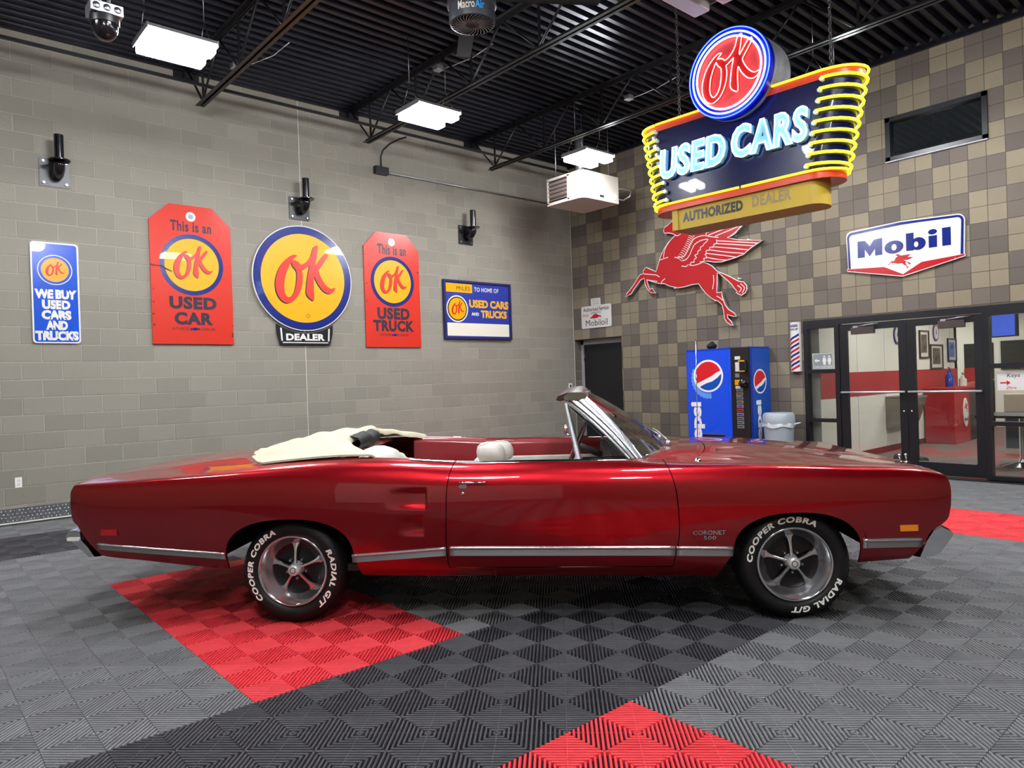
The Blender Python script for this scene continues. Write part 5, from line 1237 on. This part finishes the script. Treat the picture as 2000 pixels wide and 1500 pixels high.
MB().cyl((0, 0, .33), (0, 0, CEIL - 4.68 + .04), .05, 16).build('down_rod', 'fan_grey', Fn)
for k, (x, y) in enumerate(((-7.0, -1.1), (-5.0, -2.55), (-2.3, -3.4))):
    t = thing('joist_junction_box', ('small grey box on the joist left of the middle lamp', 'small grey box with cable above the middle lamp', 'small grey box above the lamp by the heater')[k], 'junction box', (x, y, 5.36), 0)
    MB().cbox(-.05, .05, -.05, .05, 0, .06, .004).build('box', 'galv', t); MB().tube([(.05, 0, .03), (.2, -.05, .1), (.4, -.2, .2), (.5, -.5, .3)], .007, 6).build('cable', 'galv', t)

# ---------------------------------------------------------------- corner door
D1 = struct(bpy.data.objects.new('door_1', None)); COL.objects.link(D1); D1.location = (0, 0, 0)
MB().box(.20, .25, -1.185, -.075, 0, 2.10).build('leaf', 'door_black', D1)
MB().box(.185, .27, -.07, -.0, 0, 2.195).box(.185, .27, -1.23, -1.19, 0, 2.195).box(.185, .27, -1.2, -.0, 2.10, 2.195).build('frame', 'grey_frame', D1)
for z in (.25, 1.0, 1.80): MB().cyl((.19, -.078, z), (.19, -.078, z + .11), .010, 8).build('hinge', 'steel', D1)
MB().lathe([(.0, .14), (.026, .145), (.03, .165), (.012, .18), (.012, .20)], (0, -1.10, 1.03), 'x', 20).build('knob', 'chrome', D1)
MB().box(-.0, .6, -1.6, .2, -.012, -.002).build('threshold', 'slab', D1)
MB().box(.28, .3, -1.4, .1, 0, 2.4).build('backing', 'black_matte', D1)

# ---------------------------------------------------------------- high window
W1 = struct(bpy.data.objects.new('window_1', None)); COL.objects.link(W1)
fr = MB()
for (a, b, c, d) in ((5.95, 7.15, 4.235, 4.295), (5.95, 7.15, 4.77, 4.83), (5.95, 6.01, 4.235, 4.83), (7.09, 7.15, 4.235, 4.83)): fr.box(-.02, .12, -b, -a, c, d)
fr.build('window_frame', 'black_frame', W1); MB().box(.05, .056, -7.1, -6.0, 4.28, 4.785).build('window_pane', 'pane', W1)
MB().box(-.03, .14, -7.15, -5.95, 4.222, 4.238).build('window_sill', 'grey_frame', W1)

# ---------------------------------------------------------------- glazed storefront
SF = struct(bpy.data.objects.new('window_2', None)); COL.objects.link(SF)
def bar(parent, name, a, b, c, d, x0=-.02, x1=.10, m='black_frame'): return MB().box(x0, x1, -b, -a, c, d).build(name, m, parent)
bar(SF, 'header', 4.715, 9.6, 2.09, 2.175); bar(SF, 'jamb', 4.715, 4.77, 0, 2.09); bar(SF, 'mullion', 5.175, 5.24, 0, 2.09); bar(SF, 'mullion', 7.03, 7.095, 0, 2.09); bar(SF, 'mullion', 8.1, 8.16, 0, 2.09)
for (a, b) in ((4.77, 5.175), (7.095, 8.1)):
    for (c, d) in ((0, .05), (.675, .728), (1.39, 1.45), (2.05, 2.09)): bar(SF, 'rail', a, b, c, d)
    for (c, d) in ((.05, .675), (.728, 1.39), (1.45, 2.05)): MB().box(.035, .041, -b, -a, c, d).build('pane', 'pane', SF)
MB().box(.035, .041, -9.6, -8.16, .05, 2.09).build('pane', 'pane', SF); bar(SF, 'rail', 8.16, 9.6, 0, .05)
for k, (a, b) in enumerate(((5.245, 6.128), (6.138, 7.025))):
    Dg = struct(bpy.data.objects.new('door_%d' % (k + 2), None)); COL.objects.link(Dg)
    inn = (a + .105, b - .095)
    bar(Dg, 'stile', a, inn[0], .012, 2.08, -.005, .045); bar(Dg, 'stile', inn[1], b, .012, 2.08, -.005, .045); bar(Dg, 'top_rail', inn[0], inn[1], 1.985, 2.08, -.005, .045); bar(Dg, 'bottom_rail', inn[0], inn[1], .012, .185, -.005, .045)
    MB().box(.016, .022, -inn[1], -inn[0], .185, 1.985).build('pane', 'pane', Dg)
    MB().box(-.012, .0, -inn[1] + .01, -inn[0] - .01, .178, .187).build('glazing_bead', 'galv', Dg)
    MB().cyl((-.055, -(a + .02), 1.11), (-.055, -(b - .01), 1.11), .014, 12).box(-.06, 0, -(a + .05), -(a + .03), 1.10, 1.12).box(-.06, 0, -(b - .03), -(b - .05), 1.10, 1.12).build('push_bar', mat('push_alu', 'dedede', .35, .6), Dg)
    lx = b - .045 if k == 0 else a + .045
    MB().lathe([(0, -.014), (.012, -.013), (.016, -.006)], (0, -lx, .845), 'x', 14).build('lock_cylinder', 'chrome', Dg)
    c0, c1 = (5.435, 5.745) if k == 0 else (6.545, 6.845)
    cl = MB().cbox(-.075, -.006, -c1, -c0, 1.925, 2.02, .006).build('door_closer', mat('closer_bronze', '4c423e', 0.4, 0.4), Dg); MB().tube([(-.05, -(c0 + .05), 2.03), (-.10, -(c0 + .25), 2.05), (-.03, -(c0 + .36), 2.06)], .008, 6).box(-.07, -.02, -(c0 + .09), -(c0 + .03), 2.02, 2.045).build('closer_arm', 'galv', cl)
S = Sign('restroom_sticker', 'white restroom sticker on the left side pane of the storefront', 'sticker', 4.97, 1.45, 'R')
yb = .030
mat('sticker_film', '7d878c', 0.5); S.poly('film', [(4.82, 1.455), (5.13, 1.455), (5.13, 1.69), (4.82, 1.69)], yb, yb + .001, 'sticker_film')
S.poly('border', [(4.826, 1.461), (5.124, 1.461), (5.124, 1.684), (4.826, 1.684)], yb - .001, yb, 'enamel_white', [[(4.832, 1.467), (5.118, 1.467), (5.118, 1.678), (4.832, 1.678)]])
for cu in (5.0, 5.075): S.poly('figure', [(cu - .022, 1.615), (cu + .022, 1.615), (cu + .03, 1.56), (cu + .018, 1.56), (cu + .016, 1.515), (cu - .016, 1.515), (cu - .018, 1.56), (cu - .03, 1.56)], yb - .001, yb, 'enamel_white'); S.poly('figure_head', circ(cu, 1.635, .014, n=14), yb - .001, yb, 'enamel_white')
S.poly('arrow', [(4.85, 1.58), (4.885, 1.61), (4.885, 1.592), (4.93, 1.592), (4.93, 1.568), (4.885, 1.568), (4.885, 1.55)], yb - .001, yb, 'enamel_white')
text('lettering', 'RESTROOMS', 5.11 - 4.97, 4.85 - 4.97, 1.475 - 1.45, 1.50 - 1.45, yb - .001, 'enamel_white', S.t, .01)
S = Sign('keys_notice', 'white notice with the word keys and a red arrow taped inside the right side pane', 'notice', 7.31, 1.11, 'R')
S.poly('sheet', [(7.16, 1.115), (7.46, 1.115), (7.46, 1.345), (7.16, 1.345)], .030, .032, 'enamel_white'); S.text('Keys', 7.26, 7.40, 1.26, 1.325, .0285, 'ink_dark', .0, .25); S.text('2hrs', 7.25, 7.36, 1.13, 1.165, .0285, 'peg_red', .0, .25)
S.poly('arrow', [(7.19, 1.20), (7.26, 1.20), (7.255, 1.175), (7.30, 1.208), (7.255, 1.24), (7.26, 1.216), (7.19, 1.216)], .0285, .03, 'peg_red')

# ---------------------------------------------------------------- drinks machine
mat('pepsi_blue', '0a45c8', 0.2, coat=0.6, emit='0a46ff', estr=0.18); mat('pepsi_side', '0b2f9e', 0.25, coat=0.4); mat('pepsi_red', 'd4202a', 0.2); mat('pepsi_white', 'f0f1f4', 0.3); mat('pepsi_navy', '0a4fae', 0.25)
PM = thing('drinks_machine', 'blue vending machine with a round red, white and blue logo against the checkered wall', 'vending machine', (-.335, -3.61, 0), -PI / 2)
# local x: along the wall (right), y: depth, front at y = -0.315
MB().cbox(-.56, .56, -.27, .31, .04, 1.83, .01).build('cabinet', 'pepsi_side', PM); 
fp = [(-.55, -.27), (-.55, -.29), (-.53, -.306), (-.50, -.312), (.20, -.312), (.23, -.306), (.25, -.29), (.25, -.27)]
MB().prism(fp, .06, 1.80, plane='xy').build('front_panel', 'pepsi_blue', PM, auto=30)
MB().cbox(.255, .555, -.305, -.265, .05, 1.825, .006).build('control_column', 'black_paint', PM)
fy = lambda x: -.3125
def pe(name, pts, m, o=.001, parent=None):
    """flat print following the bowed front"""
    tr = tessellate_polygon([[Vector((a, b, 0)) for a, b in pts]]); return MB().add([(a, fy(a) - o, b) for a, b in pts], [tuple(t) for t in tr]).build(name, m, parent or PM, fix=False)
def globe(cx, cz, rx, rz, P, o, kx=1.0):
    pe_ = P; pe_('logo_ring', circ(cx, cz, rx * 1.13, rz * 1.13, 48), 'pepsi_white', o)
    pe_('logo_red', [(cx + rx * math.cos(a), cz + rz * math.sin(a)) for a in [R(20 + 190 * i / 30) for i in range(31)]] + [(cx - rx * .35, cz - rz * .28), (cx + rx * .25, cz - rz * .02), (cx + rx * .62, cz + rz * .22)], 'pepsi_red', o + .001)
    pe_('logo_blue', [(cx + rx * math.cos(a), cz + rz * math.sin(a)) for a in [R(228 + 140 * i / 30) for i in range(31)]] + [(cx + rx * .72, cz - rz * .12), (cx + rx * .3, cz - rz * .38), (cx - rx * .15, cz - rz * .5)], 'pepsi_navy', o + .001)
globe(-.14, 1.405, .235, .225, pe, .001)
pe('cap_edge', [(-.14 + (.30 + (.018 if i % 2 else 0)) * math.cos(R(150 + 130 * i / 24)), 1.37 + (.31 + (.018 if i % 2 else 0)) * math.sin(R(150 + 130 * i / 24))) for i in range(25)] + [(-.14 + .255 * math.cos(R(280 - 130 * i / 24)), 1.385 + .25 * math.sin(R(280 - 130 * i / 24))) for i in range(25)], mat('cap_light', '5f9cf0', 0.3), .0006)
text('lettering', 'pepsi', 0, 1, 0, 1, 0, 'pepsi_white', PM, .045, warp=lambda X, Y, Z: (-.225 - .245 * Z, fy(-.225 - .245 * Z) - .001, .20 + .80 * X))
bx_ = MB().box(-.26, .12, -.324, -.28, .40, .49).build('dispensing_slot', 'black_matte', PM); MB().box(-.27, .13, -.33, -.30, .49, .50).build('slot_lip', 'satin_alu', bx_)
for k in range(10): 
    bt = MB().cbox(.345, .455, -.315, -.30, .60 + .062 * k, .648 + .062 * k, .003).build('selection_button', mat('button_grey', '7d786c', .4) if k != 4 else 'pepsi_red', PM); MB().box(.36, .44, -.3165, -.315, .617 + .062 * k, .632 + .062 * k).build('button_label', 'pepsi_side' if k % 2 else 'ink_dark', bt)
for (a, b, c, d, m, nm) in ((.33, .42, 1.64, 1.69, 'enamel_white', 'display'), (.335, .405, 1.46, 1.60, 'enamel_white', 'notice_card'), (.33, .40, 1.37, 1.43, 'galv', 'coin_slot'), (.32, .41, 1.255, 1.335, 'enamel_yellow', 'bill_label'), (.33, .41, 1.20, 1.24, 'enamel_cream', 'price_label'), (.34, .42, 1.09, 1.115, 'enamel_cream', 'coin_return')): MB().box(a, b, -.309, -.304, c, d).build(nm, m, PM)
MB().cbox(.455, .535, -.40, -.305, 1.46, 1.62, .01).build('bill_reader', 'black_gloss', PM); MB().box(.45, .54, -.42, -.39, 1.605, 1.625).box(.45, .54, -.42, -.39, 1.455, 1.47).build('reader_frame', 'enamel_yellow', PM)
MB().lathe([(0, -.42), (.05, -.415), (.062, -.39), (.062, -.30)], (.495, 0, 1.28), 'y', 24).build('card_reader', 'black_gloss', PM)
# right flank: logo and name
def pf(name, pts, m, o=.001, parent=None):
    tr = tessellate_polygon([[Vector((a, b, 0)) for a, b in pts]]); return MB().add([(.56 + o, a, b) for a, b in pts], [tuple(t) for t in tr]).build(name, m, parent or PM, fix=False)
MB().box(.56, .562, -.22, .30, .06, 1.80).build('flank_panel', mat('pepsi_flank', '0f4fb4', 0.25, coat=0.4), PM)
globe(.0, 1.30, .165, .165, pf, .003)
text('lettering', 'pepsi', 0, 1, 0, 1, 0, 'pepsi_white', PM, .045, warp=lambda X, Y, Z: (.5635, .06 - .19 * Z, .22 + .80 * X))
for s_ in (-.45, .45): MB().box(s_ - .05, s_ + .05, -.25, .28, 0, .045).build('foot', 'black_matte', PM)
tr_ = thing('toolbox_rag', 'black bag lying on top of the vending machine', 'bag', (-.35, -3.36, 1.83), 0)
MB().ball((0, 0, .05), .09, 14, 8, (1.2, .8, .55)).ball((.05, .03, .08), .05, 10, 6).build('bag', 'black_vinyl', tr_)

# ---------------------------------------------------------------- waste bin
B = thing('waste_bin', 'light grey plastic waste bin with a white liner beside the vending machine', 'bin', (-.42, -4.50, 0), 0)
MB().lathe([(0, .0), (.175, .0), (.18, .02), (.215, .66), (.215, .68), (.205, .68), (.18, .05)], (0, 0, 0), 'z', 40).build('barrel', mat('bin_grey', '9aa3aa', 0.45), B, auto=40)
rows = []
for i, (r_, z) in enumerate(((.205, .60), (.219, .68), (.226, .70), (.226, .665), (.229, .625))): rows.append([((r_ + (.006 * math.sin(9 * a) + .004 * math.sin(17 * a) if i > 2 else 0)) * math.cos(a), (r_ + (.006 * math.sin(9 * a) if i > 2 else 0)) * math.sin(a), z + (.014 * math.sin(5 * a + 1) if i == 4 else 0)) for a in [2 * PI * k / 48 for k in range(48)]])
MB().grid(rows, closed=True).build('liner', mat('liner_film', 'c9ced2', 0.35), B)
MB().lathe([(.229, .68), (.225, .80), (.20, .83), (.0, .835)], (0, 0, 0), 'z', 40).build('lid', 'bin_grey', B, auto=40)
MB().tube([(0, -.225, .66), (.01, -.28, .675), (.02, -.33, .69)], [.016, .012, .005], 6).build('liner_tail', 'liner_film', B)

# ================================================================ office seen through the glass
mat('office_white', 'd9d6d0', 0.6); mat('office_red', 'a8222a', 0.5); mat('office_base', '5c1a20', 0.6)
def office_floor():
    m = mat('office_carpet', '66635f', 0.9); tc = nd(m, 'ShaderNodeTexCoord'); mp = nd(m, 'ShaderNodeMapping'); mp.inputs['Scale'].default_value = (1.2, 2.4, 1)
    n = nd(m, 'ShaderNodeTexNoise'); n.inputs['Scale'].default_value = 1.3; r = nd(m, 'ShaderNodeValToRGB'); r.color_ramp.interpolation = 'EASE'
    r.color_ramp.elements[0].position = .42; r.color_ramp.elements[1].position = .58; r.color_ramp.elements[0].color = lin('5f5e5b'); r.color_ramp.elements[1].color = lin('7a4a48')
    lk(m, tc.outputs['Object'], mp.inputs['Vector']); lk(m, mp.outputs[0], n.inputs['Vector']); lk(m, n.outputs['Fac'], r.inputs['Fac']); lk(m, r.outputs['Color'], bs(m).inputs['Base Color'])
office_floor()
struct(MB().box(.02, 9.2, -11, -2.0, -.15, 0.001).build('floor_office', 'office_carpet'))
ow = MB().box(.20, 6.3, -4.85, -4.70, 0, 2.75).build('wall_office_left', 'office_white'); struct(ow)
MB().box(.20, 6.3, -4.856, -4.85, 1.0, 1.39).build('red_band', 'office_red', ow); MB().box(.20, 6.3, -4.862, -4.85, 0, .10).build('base_strip', 'office_base', ow)
for x in (1.5, 2.6, 3.7, 4.8, 5.9): MB().box(x, x + .006, -4.852, -4.85, .1, 2.7).build('panel_joint', 'grey_frame', ow)
struct(MB().box(9, 9.2, -11, -2, 0, 2.75).build('wall_office_far', 'office_white')); struct(MB().box(.2, 9, -11.2, -11, 0, 2.75).build('wall_office_right', 'office_white')); struct(MB().box(6.3, 9, -2.2, -2.0, 0, 2.75).build('wall_office_back', 'office_white'))
struct(MB().box(6.15, 6.3, -4.85, -2.0, 0, 2.75).build('wall_office_side', 'office_white'))
struct(MB().box(.2, 9.2, -11.2, -2, 2.75, 2.85).build('ceiling_office', mat('office_ceiling', '3c3c40', 0.7)))
MB().box(8.98, 9.0, -4.8, -4.2, 0, 1.95).build('far_doorway', 'black_matte', bpy.data.objects['wall_office_far']); MB().box(8.96, 9.0, -6.8, -4.95, 1.32, 1.98).build('dark_board', 'black_paint', bpy.data.objects['wall_office_far'])
mat('panel_lit', 'ffffff', .4, emit='fff8ee', estr=30.0)
for k, (x, y) in enumerate(((1.6, -6.2), (4.2, -6.2), (1.6, -8.6), (4.2, -8.6), (7.5, -6.5), (7.5, -4.0))):
    t = thing('office_panel_lamp', 'flat ceiling lamp in the office behind the glass doors', 'lamp', (x, y, 2.72), 0, 'office ceiling lamps'); MB().box(-.6, .6, -.3, .3, 0, .03).build('frame', 'white_paint', t); MB().box(-.57, .57, -.27, .27, -.004, 0).build('diffuser', 'panel_lit', t)
def picture(u0, u1, v0, v1, label, inner, fm='frame_wood'):
    t = thing('framed_picture', label, 'picture', ((u0 + u1) / 2, -4.85, v0), 0, 'framed pictures on the office wall'); hw = (u1 - u0) / 2; h = v1 - v0
    MB().prism([(-hw, 0), (hw, 0), (hw, h), (-hw, h)], -.03, -.002, [[(-hw + .03, .03), (hw - .03, .03), (hw - .03, h - .03), (-hw + .03, h - .03)]]).build('frame', fm, t)
    MB().prism([(-hw + .02, .02), (hw - .02, .02), (hw - .02, h - .02), (-hw + .02, h - .02)], -.012, -.004).build('mount', 'enamel_white', t); MB().prism([(-hw * .6, h * .2), (hw * .6, h * .2), (hw * .6, h * .85), (-hw * .6, h * .85)], -.014, -.012).build('print', inner, t)
mat('frame_wood', '3a2c22', .5); mottled('photo_dark', '2a2420', '6a5a4c', 7, .4); mottled('photo_blue', '2c3f8c', '6f86d0', 5, .4)
picture(4.20, 4.68, 1.60, 2.13, 'narrow dark framed picture nearest the glass doors', 'photo_dark'); picture(4.75, 5.42, 1.39, 1.87, 'wider dark framed picture with a white mount', 'photo_dark'); picture(5.72, 6.22, 1.53, 2.0, 'framed blue picture beside the office corner', 'photo_blue', 'frame_navy')
for u, v, lb, c in ((3.16, 2.02, 'small oval blue and white badge on the office wall', 'enamel_navy'), (5.08, 2.10, 'small round purple badge above the pictures', 'ink_purple')):
    mat('ink_purple', '5a2a7a', .4); t = thing('wall_badge', lb, 'badge', (u, -4.85, v), 0); MB().prism(circ(0, 0, .15, .17, 28), -.02, -.002).build('rim', c, t); MB().prism(circ(0, 0, .115, .13, 28), -.022, -.02).build('face', 'enamel_white', t); MB().prism([(-.05, -.06), (0, .08), (.05, -.06), (.02, -.02), (-.02, -.02)], -.024, -.022).build('mark', c, t)
t = thing('drinking_fountain', 'steel drinking fountain on the white office wall', 'fountain', (2.92, -4.85, .38), 0)
MB().prism([(0, 0), (-.30, .12), (-.40, .42), (-.42, .55), (0, .55)], -.34, .34, plane='yz').build('basin_body', mat('fountain_steel', '8f8a82', .35, .7), t); MB().cbox(-.34, .34, -.44, -.0, .53, .57, .01).build('top_tray', 'steel', t); MB().tube([(.1, -.1, .57), (.1, -.12, .66), (.1, -.2, .66)], .012, 8).build('spout', 'chrome', t)
c = thing('red_counter', 'red counter end panel with a white oval winged horse badge', 'counter', (4.76, -5.125, 0), 0)
MB().cbox(-.43, .44, -.25, .25, 0, 1.0, .01).build('body', 'office_red', c); MB().cbox(-.45, 1.35, -.28, .25, 1.0, 1.04, .01).build('worktop', 'office_red', c)
MB().box(.44, 1.3, -.22, .2, 0, 1.0).build('desk_front', 'black_paint', c)
MB().prism(circ(.16, .56, .13, .27, 32), -.266, -.25).build('oval_badge', 'enamel_white', c); k2 = .19 / 2.75
MB().prism([(.06 + (a - 1.409) * k2, .57 + (b - 2.198) * k2 * 1.3) for a, b in PEG], -.268, -.266).build('badge_horse', 'peg_red', c)
text('lettering', 'Mobil', .07, .25, .40, .47, -.268, 'enamel_navy', c, .03)
for k, (x, y, h, cl, lb) in enumerate(((5.0, -5.1, .34, 'pepsi_side', 'blue dispenser on the red counter'), (5.6, -5.15, .22, 'enamel_white', 'white pump bottle on the red counter'), (5.95, -5.2, .34, 'office_red', 'red folded card on the red counter'))):
    t = thing(('dispenser', 'pump_bottle', 'folded_card')[k], lb, ('dispenser', 'bottle', 'card')[k], (x, y, 1.04), 0)
    if k == 2: MB().prism([(-.10, 0), (-.09, 0), (.0, h), (.09, 0), (.10, 0), (.005, h + .01), (-.005, h + .01)], -.12, .12).build('card', cl, t)
    else: MB().lathe([(0, 0), (.07, 0), (.07, h * .6), (.03, h * .75), (.03, h * .9), (0, h)], (0, 0, 0), 'z', 18).build('body', cl, t, auto=40); MB().tube([(0, 0, h), (0, 0, h + .03), (-.05, 0, h + .03)], .01, 6).build('nozzle', 'black_paint', t)
for k, (x, y) in enumerate(((3.0, -6.52), (3.1, -7.05))):
    t = thing('wall_monitor', ('left blue-lit monitor hanging in the office', 'right blue-lit monitor hanging in the office')[k], 'monitor', (x, y, 1.87), R(62)); MB().cbox(-.22, .22, -.03, .03, 0, .42, .01).build('casing', 'black_paint', t); MB().prism([(-.20, .02), (.20, .02), (.20, .40), (-.20, .40)], .033, .03).build('screen', mat('screen_blue', '2a3f9a', .3, emit='3a5ad0', estr=.8), t); MB().cyl((0, 0, .42), (0, 0, .86), .02, 8).build('ceiling_mount', 'black_paint', t)
t = thing('steel_cabinet', 'beige steel cabinet behind the right side pane', 'cabinet', (3.4, -7.15, 0), 0); MB().cbox(-.3, .3, -.7, .7, 0, .96, .01).build('body', mat('cabinet_beige', 'a89e90', .5, .2), t); MB().box(-.305, -.30, -.68, .68, .1, .68).build('lower_door', 'fan_grey', t); MB().box(-.306, -.30, -.01, .0, .70, .94).build('door_gap', 'black_matte', t)
t = thing('floor_mat', 'rolled dark mat on the office floor behind the left glass door', 'mat', (1.15, -5.75, 0), R(60)); MB().tube([(-.28, 0, .06), (-.1, .02, .075), (.1, -.01, .07), (.3, .01, .06)], .06, 12).build('roll', mat('mat_grey', '3c4046', .8), t)
t = thing('pedestal_table', 'table on a chrome pedestal just behind the right side pane', 'table', (1.55, -7.05, 0), 0); MB().lathe([(0, .0), (.26, .0), (.27, .012), (.20, .03), (.06, .07), (.04, .14), (.04, .70)], (0, 0, 0), 'z', 28).build('pedestal', 'chrome', t, auto=40); MB().cbox(-.45, .45, -.45, .45, .70, .735, .008).build('table_top', 'black_paint', t)
